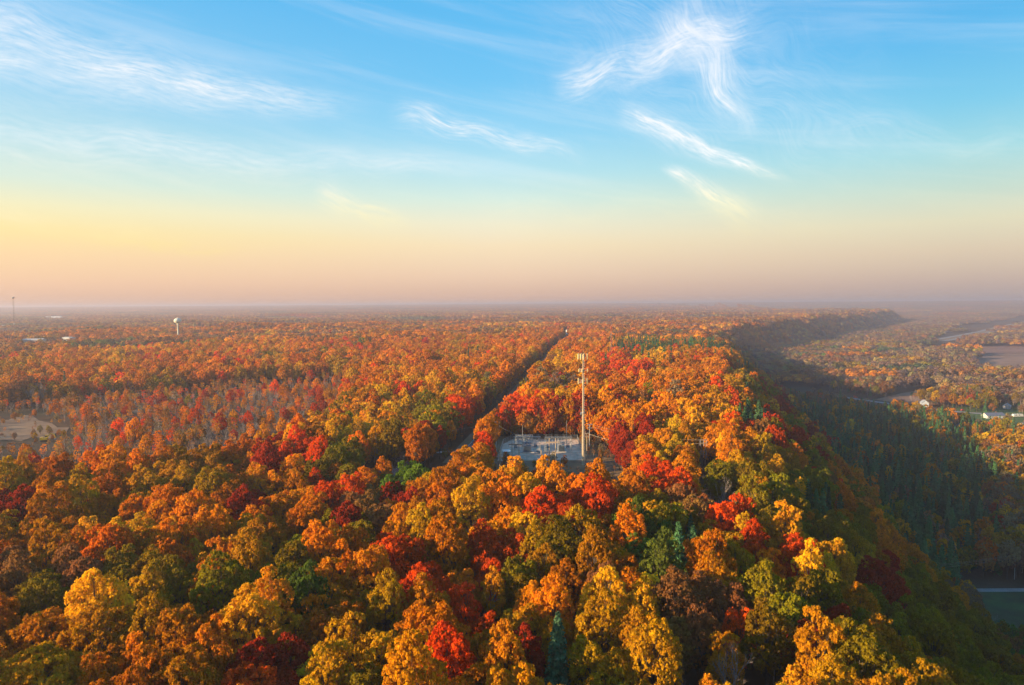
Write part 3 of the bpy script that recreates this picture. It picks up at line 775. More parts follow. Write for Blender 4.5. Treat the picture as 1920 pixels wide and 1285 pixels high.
ng.interface.new_socket('Geometry', in_out='INPUT', socket_type='NodeSocketGeometry'); ng.interface.new_socket('Geometry', in_out='OUTPUT', socket_type='NodeSocketGeometry')
gi = ng.nodes.new('NodeGroupInput'); go = ng.nodes.new('NodeGroupOutput')
ip = ng.nodes.new('GeometryNodeInstanceOnPoints'); ci_ = ng.nodes.new('GeometryNodeCollectionInfo')
ci_.inputs['Collection'].default_value = proto_col; ci_.inputs['Separate Children'].default_value = True; ci_.inputs['Reset Children'].default_value = True
def nattr(name, typ):
    nd = ng.nodes.new('GeometryNodeInputNamedAttribute'); nd.data_type = typ; nd.inputs[0].default_value = name
    return next(o for o in nd.outputs if o.enabled and o.name == 'Attribute')
m2p = ng.nodes.new('GeometryNodeMeshToPoints')
ng.links.new(gi.outputs[0], m2p.inputs[0]); ng.links.new(m2p.outputs[0], ip.inputs['Points'])
ng.links.new(ci_.outputs[0], ip.inputs['Instance']); ip.inputs['Pick Instance'].default_value = True
ng.links.new(nattr('shape', 'INT'), ip.inputs['Instance Index'])
e2r = ng.nodes.new('FunctionNodeEulerToRotation'); ng.links.new(nattr('turn', 'FLOAT_VECTOR'), e2r.inputs[0]); ng.links.new(e2r.outputs[0], ip.inputs['Rotation'])
ng.links.new(nattr('size', 'FLOAT_VECTOR'), ip.inputs['Scale']); ng.links.new(ip.outputs[0], go.inputs[0])
md = forest.modifiers.new('sown_forest', 'NODES'); md.node_group = ng
print('TREES', len(trees), 'single', len(placed), 'mass', len(pts))

# ------------------------------------------------------------------ materials of built things
GALV = material('galvanised_steel', (0.42, 0.43, 0.42), 0.45, 0.12, 1.5, 0.6)
STEELB = material('blue_grey_steel', (0.20, 0.25, 0.30), 0.5, 0.2, 1.2, 0.3)
WHITEP = material('white_paint', (0.72, 0.71, 0.66), 0.5, 0.08, 1.0)
PORC = material('brown_grey_porcelain', (0.33, 0.33, 0.35), 0.25, 0.15, 3.0)
WOODP = material('weathered_pole_wood', (0.30, 0.20, 0.12), 0.85, 0.25, 2.0)
WOODL = material('pale_pole_wood', (0.42, 0.31, 0.20), 0.85, 0.2, 2.0)
GRAVEL = material('grey_gravel', (0.60, 0.43, 0.31), 0.95, 0.3, 0.35, bump=0.3, coord='Object')
DIRT = material('bare_brown_earth', (0.20, 0.125, 0.075), 0.95, 0.35, 0.12)
DRYGRASS = material('dry_grass', (0.28, 0.175, 0.09), 0.95, 0.35, 0.06, col2=(0.15, 0.095, 0.045))
GRASS = material('green_grass', (0.07, 0.13, 0.025), 0.95, 0.3, 0.08, col2=(0.05, 0.085, 0.02))
DARKGRASS = material('rough_dark_grass', (0.06, 0.11, 0.025), 0.95, 0.3, 0.1, col2=(0.05, 0.045, 0.02))
ASPH = material('worn_asphalt', (0.085, 0.085, 0.095), 0.85, 0.25, 0.3)
PALEASPH = material('pale_worn_asphalt', (0.26, 0.25, 0.26), 0.85, 0.15, 0.2)
CONC = material('pale_concrete', (0.45, 0.42, 0.38), 0.85, 0.2, 0.4)
LINEY = material('yellow_road_paint', (0.55, 0.38, 0.06), 0.7, 0.2, 1.0)
LINEW = material('white_road_paint', (0.7, 0.7, 0.68), 0.7, 0.15, 1.0)
WINDOW = material('dark_window_glass', (0.03, 0.04, 0.05), 0.12, 0.2, 0.8, spec=0.6)
REDP = material('red_mast_paint', (0.45, 0.06, 0.03), 0.5, 0.15, 0.6)
PALERED = material('faded_red_paint', (0.42, 0.22, 0.16), 0.6, 0.15, 0.6)
DARKST = material('dark_weathered_steel', (0.16, 0.15, 0.14), 0.6, 0.15, 0.8)
YELP = material('yellow_machine_paint', (0.62, 0.38, 0.02), 0.45, 0.15, 1.5)
RUB = material('black_rubber', (0.02, 0.02, 0.02), 0.85, 0.2, 2.0)
WIRE = material('aluminium_wire', (0.30, 0.29, 0.28), 0.5, 0.1, 1.0, 0.5)
def paint(name, c, rough=0.6): return material(name, c, rough, 0.14, 1.3)

# ------------------------------------------------------------------ roads and open ground
def drape(name, px_poly, mat, dz=0.12, step=6.0, zfix=None, world_pts=None):
    P = [ground(x, y) for x, y in px_poly] if world_pts is None else [Vector((x, y, 0)) for x, y in world_pts]
    bm = bmesh.new(); vs = [bm.verts.new((p.x, p.y, 0)) for p in P]; bm.faces.new(vs)
    bmesh.ops.triangulate(bm, faces=bm.faces[:])
    for _ in range(5):
        es_ = [e for e in bm.edges if e.calc_length() > step]
        if not es_: break
        bmesh.ops.subdivide_edges(bm, edges=es_, cuts=1); bmesh.ops.triangulate(bm, faces=bm.faces[:])
    hh = height(np.array([v_.co.x for v_ in bm.verts]), np.array([v_.co.y for v_ in bm.verts]))
    for v_, z_ in zip(bm.verts, hh): v_.co.z = float(z_) + dz
    bmesh.ops.recalc_face_normals(bm, faces=bm.faces[:])
    me = bpy.data.meshes.new(name); bm.to_mesh(me); bm.free(); me.materials.append(mat)
    for p in me.polygons:
        if p.normal.z < 0: p.flip()
    o = link(bpy.data.objects.new(name, me)); tag(o, kind='structure'); return o
def strip(name, pts2, width, mat, dz, parent=None, off=0.0, step=8.0):
    P = []
    for (x0, y0), (x1, y1) in zip(pts2[:-1], pts2[1:]):
        n = max(1, int(math.hypot(x1 - x0, y1 - y0) / step))
        P += [(x0 + (x1 - x0) * i / n, y0 + (y1 - y0) * i / n) for i in range(n)]
    P.append(pts2[-1]); vs = []; fs = []
    for i, (x, y) in enumerate(P):
        a, b_ = P[max(i - 1, 0)], P[min(i + 1, len(P) - 1)]; dx_, dy_ = b_[0] - a[0], b_[1] - a[1]; L = math.hypot(dx_, dy_); nx, ny = dy_ / L, -dx_ / L
        for s in (-width / 2, width / 2):
            X, Y = x + nx * (s + off), y + ny * (s + off); vs.append((X, Y, max(hz(X, Y), hz(x, y)) + dz))
        if i: k = 2 * i; fs.append((k - 2, k - 1, k + 1, k))
    o = bpy.data.objects.new(name, mesh_from(name, vs, fs, mat)); link(o, parent)
    if parent is None: tag(o, kind='structure')
    return o
verge = strip('road_verge', ROAD[1:], 15.0, DRYGRASS, 0.10)
road = strip('road', ROAD[1:], 6.6, ASPH, 0.16)
strip('centre_line', ROAD[1:], 0.22, LINEY, 0.175, road)
for s in (-1, 1): strip('edge_line', ROAD[1:], 0.16, LINEW, 0.175, road, s * 3.0)
strip('driveway', [(-38, 301), (-21, 302)], 3.4, CONC, 0.2)
yard = drape('gravel_yard', None, GRAVEL, 0.14, 9.0, world_pts=[(-6.5, 284), (30.5, 284), (31.5, 328), (0, 330), (-4.5, 318)])
drape('dry_grass_clearing', None, DRYGRASS, 0.08, 9.0, world_pts=[(-10, 188), (41, 188), (56, 284), (54, 304), (40, 338), (-9, 338)])
drape('service_track', None, DIRT, 0.12, 9.0, world_pts=[(-9, 279), (45, 279), (45, 282.5), (-9, 282.5)])
strip('mound_path', [(100, 1345), (112, 1370), (120, 1388)], 4.0, CONC, 0.5)
mnd = drape('mound_grass', None, material('bare_mound_earth', (0.34, 0.19, 0.11), 0.95, 0.25, 0.05), 0.35, 9.0, world_pts=[(118 + 44 * math.cos(a), 1390 + 40 * math.sin(a)) for a in np.linspace(0, 5.9, 14)])
# dug field with tyre arcs
FIELD = bpy.data.materials.new('dug_earth_with_tracks'); FIELD.use_nodes = True
T = NT(FIELD.node_tree); b = FIELD.node_tree.nodes['Principled BSDF']; tc = T.n('ShaderNodeTexCoord').outputs['Object']
mp = T.n('ShaderNodeMapping'); mp.inputs['Location'].default_value = (262, -392, 0); FIELD.node_tree.links.new(tc, mp.inputs[0])
wv = T.n('ShaderNodeTexWave', wave_type='RINGS', rings_direction='Z'); FIELD.node_tree.links.new(mp.outputs[0], wv.inputs[0])
wv.inputs['Scale'].default_value = 0.07; wv.inputs['Distortion'].default_value = 9.0; wv.inputs['Detail'].default_value = 3; wv.inputs['Detail Scale'].default_value = 0.3
n1 = T.noise(tc, 0.06, 5, 0.6)
c = T.mix(T.mapr(n1, 0.35, 0.65), (0.16, 0.085, 0.04), (0.27, 0.155, 0.075)); c = T.mix(T.mapr(wv.outputs['Fac'], 0.5, 0.95, 0, 0.3), c, (0.12, 0.065, 0.032))
FIELD.node_tree.links.new(c, b.inputs['Base Color']); b.inputs['Roughness'].default_value = 0.95
drape('dug_field', [(-70, 792), (-20, 786), (15, 789), (38, 779), (60, 780), (74, 790), (98, 795), (108, 803), (130, 803), (124, 812), (104, 814), (94, 824), (62, 820), (40, 828), (-70, 822)], FIELD, 0.2, 12.0)
drape('track_clearing', [(215, 757), (262, 772), (256, 777), (205, 762)], DRYGRASS, 0.3, 9.0)
# valley floor
drape('dry_field', [(1640, 750), (1690, 738), (1720, 733), (1790, 735), (1795, 752), (1745, 762), (1690, 757)], material('dry_pasture', (0.24, 0.13, 0.075), 0.95, 0.25, 0.03), 0.25, 30)
drape('green_lawn', [(1706, 743), (1708, 737), (1745, 735), (1780, 736), (1785, 742), (1750, 745)], GRASS, 0.4, 20)
drape('marsh_field', [(1800, 668), (1990, 655), (1990, 708), (1840, 706), (1810, 692)], material('brown_marsh', (0.26, 0.15, 0.10), 0.95, 0.3, 0.012), 0.3, 60)
drape('marsh_field', [(1700, 652), (1990, 644), (1990, 664), (1730, 666)], material('red_brown_marsh', (0.20, 0.10, 0.07), 0.95, 0.3, 0.012), 0.3, 60)
drape('house_lawn', [(1790, 762), (1990, 748), (1990, 850), (1880, 812), (1800, 785)], GRASS, 0.25, 20)
drape('roadside_lawn', [(1780, 1106), (1990, 1106), (1990, 1300), (1930, 1300), (1850, 1180)], DARKGRASS, 0.25, 12)
vr = [ground(x, y) for x, y in [(1420, 723), (1515, 738), (1580, 746), (1660, 757), (1740, 769), (1830, 776), (1990, 786)]]
vroad = strip('valley_road', [(p.x, p.y) for p in vr], 9.0, PALEASPH, 0.5); strip('centre_line', [(p.x, p.y) for p in vr], 0.3, LINEY, 0.56, vroad)
p0, p1 = ground(1780, 1104.5), ground(1990, 1108.5); p2 = ground(1700, 1100)
strip('lane', [(p0.x - 14, p0.y + 1), (p0.x, p0.y), (p1.x, p1.y)], 3.4, material('worn_lane_asphalt', (0.26, 0.235, 0.21), 0.9, 0.2, 0.3), 0.32)
hw = [ground(x, y) for x, y in [(1755, 640), (1790, 634), (1840, 624), (1890, 612), (1940, 601), (1990, 590)]]
hwp = [(p.x, p.y) for p in hw]
med = strip('highway_median', hwp, 60, DRYGRASS, 0.6, step=60)
for s in (-1, 1): strip('highway_carriageway', hwp, 13, PALEASPH, 0.9, off=s * 19, step=60)

# ------------------------------------------------------------------ the monopole tower
def top_z(x, y, py):
    """height of the point above (x, y) that shows at photograph row py"""
    lo, hi = -60.0, 200.0
    for _ in range(40):
        m_ = (lo + hi) / 2
        if float(project(x, y, m_)[1]) > py: lo = m_
        else: hi = m_
    return lo
TX, TY = 28.8, 276.0
tw = tag(empty('cell_tower', (TX, TY, 0)), 'tall pale steel monopole cell tower standing beside the substation', 'tower')
TH = top_z(TX, TY, 664)
mb = MB(); mb.lathe([(0.78, -0.4), (0.78, 0.06), (0.6, 0.06), (0.55, TH * 0.25), (0.49, TH * 0.25), (0.45, TH * 0.5), (0.39, TH * 0.5), (0.34, TH * 0.75), (0.28, TH * 0.75), (0.22, TH)], 16)
MONO = material('warm_grey_pole_paint', (0.40, 0.31, 0.19), 0.6, 0.12, 0.4)
mb.build('pole', MONO, tw, True)
for z in (TH * 0.25, TH * 0.5, TH * 0.75):
    mb = MB(); mb.lathe([(0.62, z - 0.09), (0.62, z + 0.09)], 16); mb.build('flange', GALV, tw)
def array(z, arm, nper, ph, pw, spread, mat):
    fr = MB(); face = []
    for k in range(3):
        a = math.radians(90 + 120 * k + 18); dv = Vector((math.cos(a), math.sin(a), 0)); sv = Vector((-dv.y, dv.x, 0)); c_ = dv * arm
        fr.tube([(0, 0, z), tuple(c_ + Vector((0, 0, z)))], 0.09, 6)
        for dzz in (-0.5, 0.5): fr.tube([tuple(c_ - sv * spread + Vector((0, 0, z + dzz))), tuple(c_ + sv * spread + Vector((0, 0, z + dzz)))], 0.06, 6)
        for j in range(nper):
            u = (j / (nper - 1) * 2 - 1) * spread if nper > 1 else 0
            face.append((c_ + sv * u + dv * 0.22, a))
    f_ = fr.build('mount_frame', GALV, tw)
    for p, a in face:
        m_ = MB(); m_.tube([(p.x - math.cos(a) * 0.2, p.y - math.sin(a) * 0.2, z - ph * 0.5), (p.x - math.cos(a) * 0.2, p.y - math.sin(a) * 0.2, z + ph * 0.55)], 0.05, 6); m_.build('pipe', GALV, f_)
        m_ = MB(); m_.box((p.x, p.y, z), (0.18, pw, ph), a); m_.build('antenna_panel', mat, f_)
PANEL = material('sun_tinted_antenna_shell', (0.58, 0.47, 0.20), 0.5, 0.08, 1.0)  # white shells with the sun's yellow put into their colour
array(TH - 1.0, 1.5, 3, 2.3, 0.36, 1.3, PANEL)
array(TH - 6.6, 1.6, 2, 1.3, 0.28, 0.8, PANEL)
array(TH - 11.0, 1.5, 2, 2.4, 0.26, 1.2, PANEL)
zc = top_z(TX, TY, 774); mb = MB(); mb.lathe([(0.72, zc - 0.2), (0.72, zc + 0.2)], 14); mb.box((-0.95, -0.1, zc - 0.3), (0.5, 0.5, 1.0)); mb.build('clamp_bracket', GALV, tw)
mb = MB(); mb.tube([(-0.95, -0.1, zc), (-0.95, -0.1, zc + 2.6)], 0.05, 6); mb.build('whip_antenna', GALV, tw)
mb = MB(); mb.tube([(0, 0, TH), (0, 0, TH + 1.6)], 0.035, 6); mb.build('lightning_rod', GALV, tw)
mb = MB()
for k in range(60): mb.tube([(0.5 - 0.2 * k / 60, -0.45 + 0.18 * k / 60, 3 + k * (TH - 4) / 60), (0.78 - 0.2 * k / 60, -0.62 + 0.18 * k / 60, 3 + k * (TH - 4) / 60)], 0.03, 4)
mb.build('climbing_pegs', GALV, tw)

# ------------------------------------------------------------------ masts and the water tower
def mast(px, D, py_top, label, bands, guys=True, w=0.5, head=False, cols=None):
    d = px_dir(px, 560); x, y = d.x / d.y * D, D; z = hz(x, y); H = top_z(x, y, py_top) - z
    t = tag(empty('radio_mast', (x, y, z)), label, 'mast', 'radio masts')
    n = bands; seg = H / n
    for i in range(n):
        m_ = MB(); z0, z1 = i * seg, (i + 1) * seg
        P = [(w * math.cos(a), w * math.sin(a)) for a in (0.5, 2.594, 4.689)]
        for q in P: m_.tube([(q[0], q[1], z0), (q[0], q[1], z1)], 0.09, 5)
        for k in range(4):
            za, zb = z0 + seg * k / 4, z0 + seg * (k + 1) / 4
            for j in range(3):
                a, b_ = P[j], P[(j + 1) % 3]; m_.tube([(a[0], a[1], za), (b_[0], b_[1], zb)], 0.045, 4)
        m_.build('mast_section', (cols or (REDP, PALERED))[i % 2], t)
    if guys:
        for f_ in (0.55, 0.95):
            for k in range(3):
                a = 0.5 + 2.094 * k; m_ = MB(); m_.tube([(0, 0, H * f_), (H * 0.5 * math.cos(a), H * 0.5 * math.sin(a), 0.3)], 0.025, 4); m_.build('guy_wire', WIRE, t)
    if head:
        m_ = MB(); m_.lathe([(0.4, H - 3), (2.0, H - 2.4), (2.2, H - 0.6), (0.5, H)], 10); m_.build('antenna_ring', GALV, t)
        m_ = MB(); m_.lathe([(0.4, H * 0.42), (1.1, H * 0.43), (1.1, H * 0.455), (0.4, H * 0.46)], 10); m_.build('dish_mount', GALV, t)
    m_ = MB(); m_.tube([(0, 0, H), (0, 0, H + 2.0)], 0.06, 5); m_.build('rod', GALV, t)
    return t
mast(1146, 620, 612, 'thin red guyed lattice mast rising behind the monopole', 9, True, 0.45)
mast(24.5, 1180, 557, 'tall slim mast with a round head breaking the horizon', 11, False, 1.0, True, (DARKST, DARKST))
wd = px_dir(333, 600); WY = 1150.0; WX = wd.x / wd.y * WY; WZ = hz(WX, WY)
wt_ = tag(empty('water_tower', (WX, WY, WZ)), 'pale green white water tower with bulb tank on one stem', 'water tower')
zt, zb = top_z(WX, WY, 596.5) - WZ, top_z(WX, WY, 607) - WZ
WTM = material('pale_tank_paint', (0.66, 0.66, 0.52), 0.45, 0.06, 0.3)
rr_ = 6.0; zm = (zt + zb) / 2; hh_ = (zt - zb) / 2
mb = MB(); mb.lathe([(rr_ * math.sin(a), zm - hh_ * math.cos(a) * (1.0 if a < 1.57 else 1.0)) for a in np.linspace(0.25, 3.13, 16)], 24); mb.build('tank', WTM, wt_, True)
mb = MB(); mb.lathe([(3.4, -0.5), (2.2, 1.5), (1.3, 5), (1.1, zb * 0.6), (1.2, zb - 1.5), (1.9, zb + 0.35)], 18); mb.build('stem', WTM, wt_, True)
mb = MB(); mb.lathe([(0.9, zt - 0.1), (0.9, zt + 0.25), (0.2, zt + 0.5)], 12); mb.build('roof_hatch', WTM, wt_)
mb = MB(); mb.lathe([(rr_ + 0.02, zm - 0.22), (rr_ + 0.28, zm - 0.2), (rr_ + 0.28, zm + 0.2), (rr_ + 0.02, zm + 0.22)], 24); mb.build('walkway', WTM, wt_)

# ------------------------------------------------------------------ poles and wires
def at(px, D, z=None):
    d = px_dir(px, 850); x = d.x / d.y * D; return Vector((x, D, hz(x, D) if z is None else z))
def pole(base, H, label, arms=(), mat=None, r_=0.16, rz=0.0, name='utility_pole', group='poles around the substation', armlen=2.4):
    t = tag(empty(name, base, rz), label, 'pole', group)
    m_ = MB(); m_.tube([(0, 0, -0.8), (0, 0, H * 0.5), (0, 0, H)], [r_ * 1.2, r_, r_ * 0.75], 8); m_.build('pole', mat or WOODP, t)
    for k, za in enumerate(arms):
        m_ = MB(); m_.box((0, -r_ - 0.05, H - za), (armlen, 0.14, 0.2)); a_ = m_.build('crossarm', mat or WOODP, t)
        for u in (-0.46, -0.2, 0.2, 0.46):
            m_ = MB(); m_.lathe([(0.05, 0), (0.11, 0.06), (0.06, 0.12), (0.11, 0.18), (0.04, 0.28)], 8, (u * armlen, -r_ - 0.05, H - za + 0.1)); m_.build('insulator', PORC, a_)
    return t
def hframe(base, H, gap, beam, zbeam, label, mat, extra=(), rz=0.0, r_=0.17):
    t = tag(empty('pole_frame', base, rz), label, 'pole', 'poles around the substation')
    for s in (-1, 1):
        m_ = MB(); m_.tube([(s * gap / 2, 0, -0.8), (s * gap / 2, 0, H * 0.5), (s * gap / 2, 0, H)], [r_ * 1.2, r_, r_ * 0.78], 8); m_.build('pole', mat, t)
    for zb_ in (zbeam, *extra):
        m_ = MB(); m_.box((0, -r_ - 0.09, zb_), (beam, 0.2, 0.34)); a_ = m_.build('crossarm', mat, t)
        for u in (-0.48, 0, 0.48):
            m_ = MB(); m_.lathe([(0.05, -0.9), (0.13, -0.75), (0.07, -0.6), (0.13, -0.45), (0.07, -0.3), (0.12, -0.15), (0.04, 0)], 8, (u * beam, -r_ - 0.09, zb_ - 0.17)); m_.build('insulator', PORC, a_)
    return t
def H_at(b_, py): return top_z(b_.x, b_.y, py) - b_.z
b0 = at(1036, 262); hframe(b0, H_at(b0, 822), 2.45, 5.5, H_at(b0, 829), 'sunlit two legged wooden frame with one thick beam before the gravel yard', WOODL, r_=0.2)
b1 = at(966.5, 285); hframe(b1, H_at(b1, 827), 2.9, 5.8, H_at(b1, 833.5), 'thin grey two legged frame at the yard fence beside the shed', WOODP, r_=0.11)
b2 = at(1015, 257); pole(b2, H_at(b2, 844), 'short sunlit bare wooden pole before the middle of the yard', (), WOODL, 0.22)
b3 = at(937.5, 262); pole(b3, H_at(b3, 841), 'short sunlit wooden pole with one low arm before the control shed', (3.4,), WOODL, 0.22)
b4 = at(1105.5, 309); pole(b4, H_at(b4, 795), 'grey pole with two crossarms behind the monopole foot', (0.3, 1.9), GALV, 0.22, armlen=2.2)
b5 = at(1100.5, 288); pole(b5, H_at(b5, 812), 'brown pole with two short crossarms close beside the monopole', (0.2, 1.5), WOODL, 0.17, armlen=2.0)
b6 = at(930.5, 296); pole(b6, H_at(b6, 790), 'grey roadside pole with three crossarms at the road bend', (0.4, 1.3, 2.2), GALV, 0.2, rz=0.25, armlen=3.4)
b7 = at(1318.5, 254); hframe(b7, H_at(b7, 823), 1.6, 2.6, H_at(b7, 825), 'tall grey double pole between two golden tree groups', WOODP, (H_at(b7, 831), H_at(b7, 846), H_at(b7, 853)))
b8 = at(405, 262); pole(b8, H_at(b8, 859), 'pale pole top with one crossarm above the trees west of the road', (0.5,), GALV, 0.18)
v1 = ground(1793, 765); pole(v1, H_at(v1, 747), 'utility pole by the valley road beside the green lawn', (0.5,), WOODP, 0.2, group='valley power poles')
v2 = ground(1875, 768); pole(v2, H_at(v2, 750), 'utility pole on the valley lawn beside the grey house', (0.5,), WOODP, 0.2, group='valley power poles')
v3 = ground(1902, 1088); pole(v3, H_at(v3, 1040), 'pale utility pole beside the narrow valley lane', (0.4,), GALV, 0.14, group='valley power poles')
v4 = Vector((v3.x + 45, v3.y + 4, hz(v3.x + 45, v3.y + 4))); pole(v4, H_at(v3, 1040) + v3.z - v4.z, 'pale utility pole farther along the narrow valley lane', (0.4,), GALV, 0.14, group='valley power poles')
def wire(a, b_, sag, label, name='power_line', r_=0.03, n=14):
    P = [a.lerp(b_, i / n) - Vector((0, 0, sag * 4 * (i / n) * (1 - i / n))) for i in range(n + 1)]
    m_ = MB(); m_.tube([tuple(p) for p in P], r_, 4, False); tag(m_.build(name, WIRE), label, 'wire', 'overhead wires')
up = lambda b_, py, dx_=0: Vector((b_.x + dx_, b_.y - 0.2, top_z(b_.x, b_.y, py)))
wire(up(b4, 796, 1), up(b7, 825, -1), 1.6, 'upper wire from the grey pole to the tall double pole')
wire(up(b4, 801, 1), up(b7, 832, -1), 1.6, 'lower wire from the grey pole to the tall double pole')
wire(up(b5, 814, 0.8), up(b7, 846, -1), 1.8, 'wire from the brown pole to the tall double pole')
wire(up(b6, 792), up(b8, 861), 2.0, 'wire from the roadside pole west over the trees')
wire(up(b6, 796), up(b0, 829, -2.6), 1.2, 'wire from the roadside pole to the wooden frame')
wire(up(b0, 829, 2.6), up(b5, 815, -0.8), 0.9, 'wire from the wooden frame to the brown pole')
far_l = ground(1560, 1010); fl = Vector((far_l.x, far_l.y + 25, far_l.z + 9))
q3 = Vector((v3.x, v3.y, top_z(v3.x, v3.y, 1041)))
for k, dzz in enumerate((0, -0.5, -1.3)):
    wire(q3 + Vector((0, 0, dzz)), Vector((60, 196, -17 + dzz)) + Vector((34, 22, -6)), 1.0, ('topmost', 'middle', 'lowest')[k] + ' wire across the shaded valley beside the lane', r_=0.025)
    wire(q3 + Vector((0, 0, dzz)), q3 + Vector((45, 4, dzz)), 1.0, ('topmost', 'middle', 'lowest')[k] + ' wire running on past the pale valley pole', r_=0.025)

# ------------------------------------------------------------------ the substation
def gantry(x0, x1, y, z, label):
    t = tag(empty('steel_gantry', ((x0 + x1) / 2, y, 0)), label, 'gantry', 'substation gantries'); w = (x1 - x0) / 2
    m_ = MB()
    for q in (-0.35, 0.35):
        for zz in (z - 0.3, z + 0.3): m_.tube([(-w, q, zz), (w, q, zz)], 0.07, 4)
    n = 14
    for i in range(n):
        xa, xb = -w + 2 * w * i / n, -w + 2 * w * (i + 1) / n
        for q in (-0.35, 0.35): m_.tube([(xa, q, z - 0.3 if i % 2 else z + 0.3), (xb, q, z + 0.3 if i % 2 else z - 0.3)], 0.045, 4)
    m_.box((0, 0, z + 0.36), (2 * w, 0.55, 0.08)); m_.build('beam', GALV, t)
    for s in (-1, 0, 1):
        m_ = MB()
        for qx, qy in ((-0.3, -0.3), (0.3, -0.3), (0.3, 0.3), (-0.3, 0.3)): m_.tube([(s * (w - 0.4) + qx, qy, 0.1), (s * (w - 0.4) + qx * 0.8, qy * 0.8, z - 0.35)], 0.06, 4)
        for k in range(6):
            za = 0.2 + k * (z - 0.6) / 6; zb_ = za + (z - 0.6) / 6
            m_.tube([(s * (w - 0.4) - 0.3, -0.3, za), (s * (w - 0.4) + 0.3, -0.3, zb_)], 0.04, 4); m_.tube([(s * (w - 0.4) + 0.3, 0.3, za), (s * (w - 0.4) - 0.3, 0.3, zb_)], 0.04, 4)
        m_.build('column', GALV, t)
    for k in range(9):
        x = -w + 2 * w * (k + 0.5) / 9; m_ = MB(); m_.lathe([(0.06, -1.3), (0.17, -1.15), (0.08, -1.0), (0.17, -0.85), (0.08, -0.7), (0.17, -0.55), (0.08, -0.4), (0.06, 0)], 8, (x, 0, z - 0.3)); m_.build('insulator', PORC, t)
    for q in (-0.9, 0.0, 0.9):
        m_ = MB(); m_.tube([(-w, q * 1.6, z - 1.7), (w, q * 1.6, z - 1.7)], 0.06, 5); m_.build('bus_bar', GALV, t)
    return t
zb1 = top_z(6, 300, 820.5)
gantry(0.4, 12.4, 300, zb1, 'grey lattice gantry over the wider transformer on the shed side')
gantry(14.2, 26.4, 300, zb1 - 0.25, 'grey lattice gantry over the transformer on the tower side')
gantry(1.2, 9.4, 312, zb1 - 1.6, 'lower grey gantry behind the shed side transformer')
def transformer(x, y, w, label):
    t = tag(empty('transformer', (x, y, 0.15)), label, 'transformer', 'substation transformers')
    m_ = MB(); m_.box((0, 0, 0.12), (w * 1.35, 3.6, 0.3)); m_.build('plinth', CONC, t)
    m_ = MB(); m_.box((0, 0, 1.65), (w * 0.72, 2.0, 2.7)); m_.box((0, 0, 3.05), (w * 0.78, 2.2, 0.12)); m_.build('tank', STEELB, t)
    for s in (-1, 1):
        for k in range(7):
            m_ = MB(); m_.box((-w * 0.3 + k * w * 0.1, s * 1.35, 1.6), (0.1, 0.62, 2.2)); m_.build('radiator_fin', STEELB, t)
    m_ = MB(); m_.tube([(-w * 0.42, 0.5, 3.95), (w * 0.42, 0.5, 3.95)], 0.36, 12); m_.build('conservator', STEELB, t)
    m_ = MB(); m_.box((-w * 0.25, 0.5, 3.4), (0.12, 0.3, 0.7)); m_.box((w * 0.25, 0.5, 3.4), (0.12, 0.3, 0.7)); m_.build('bracket', STEELB, t)
    for k in range(3):
        m_ = MB(); m_.lathe([(0.16, 0), (0.1, 0.2), (0.2, 0.3), (0.1, 0.42), (0.19, 0.54), (0.1, 0.66), (0.17, 0.78), (0.08, 0.9), (0.05, 1.3)], 10, ((k - 1) * w * 0.24, -0.45, 3.1)); m_.build('bushing', PORC, t)
    m_ = MB(); m_.box((w * 0.45, -0.6, 1.2), (0.5, 0.7, 1.3)); m_.build('control_cabinet', WHITEP, t)
transformer(6.4, 300.5, 4.6, 'blue grey power transformer nearer the control shed')
transformer(21.6, 301, 3.8, 'blue grey power transformer nearer the monopole')
def breaker(x, y, label):
    t = tag(empty('circuit_breaker', (x, y, 0.15)), label, 'breaker', 'circuit breakers')
    m_ = MB(); m_.box((0, 0, 1.0), (1.5, 0.7, 0.9)); m_.build('tank', STEELB, t)
    for s in (-1, 1):
        m_ = MB(); m_.tube([(s * 0.55, 0, 0), (s * 0.55, 0, 0.6)], 0.07, 6); m_.build('leg', GALV, t)
    for k in range(3):
        for s in (-1, 1):
            m_ = MB(); m_.lathe([(0.12, 0), (0.07, 0.15), (0.15, 0.25), (0.07, 0.37), (0.15, 0.48), (0.07, 0.6), (0.05, 1.0)], 8, ((k - 1) * 0.5, s * 0.28, 1.42)); m_.build('bushing', PORC, t)
for x, y, lb in ((11.3, 297, 'circuit breaker between the two gantries'), (1.4, 306, 'circuit breaker behind the control shed'), (15.6, 306, 'circuit breaker behind the gap of the gantries'), (25.0, 307, 'circuit breaker behind the tower side transformer'), (10.4, 309, 'circuit breaker in the back row of the yard')): breaker(x, y, lb)
sh = tag(empty('control_shed', (-2.7, 290.5, 0.14), 0.12), 'small pale control shed with a flat white roof in the yard', 'shed')
mb = MB(); mb.box((0, 0, 1.35), (2.9, 4.4, 2.7)); mb.build('wall', material('pale_grey_siding', (0.42, 0.43, 0.41), 0.6, 0.1, 1.0), sh)
mb = MB(); mb.box((0, 0, 2.82), (3.3, 4.9, 0.22)); mb.build('roof', WHITEP, sh)
mb = MB(); mb.box((0.4, -2.24, 1.05), (0.95, 0.06, 2.05)); dr = mb.build('door', STEELB, sh); mb = MB(); mb.box((0.75, -2.3, 1.05), (0.06, 0.06, 0.2)); mb.build('handle', GALV, dr)
mb = MB(); mb.box((-0.9, -2.4, 0.9), (0.6, 0.4, 0.9)); mb.build('cooling_unit', WHITEP, sh)
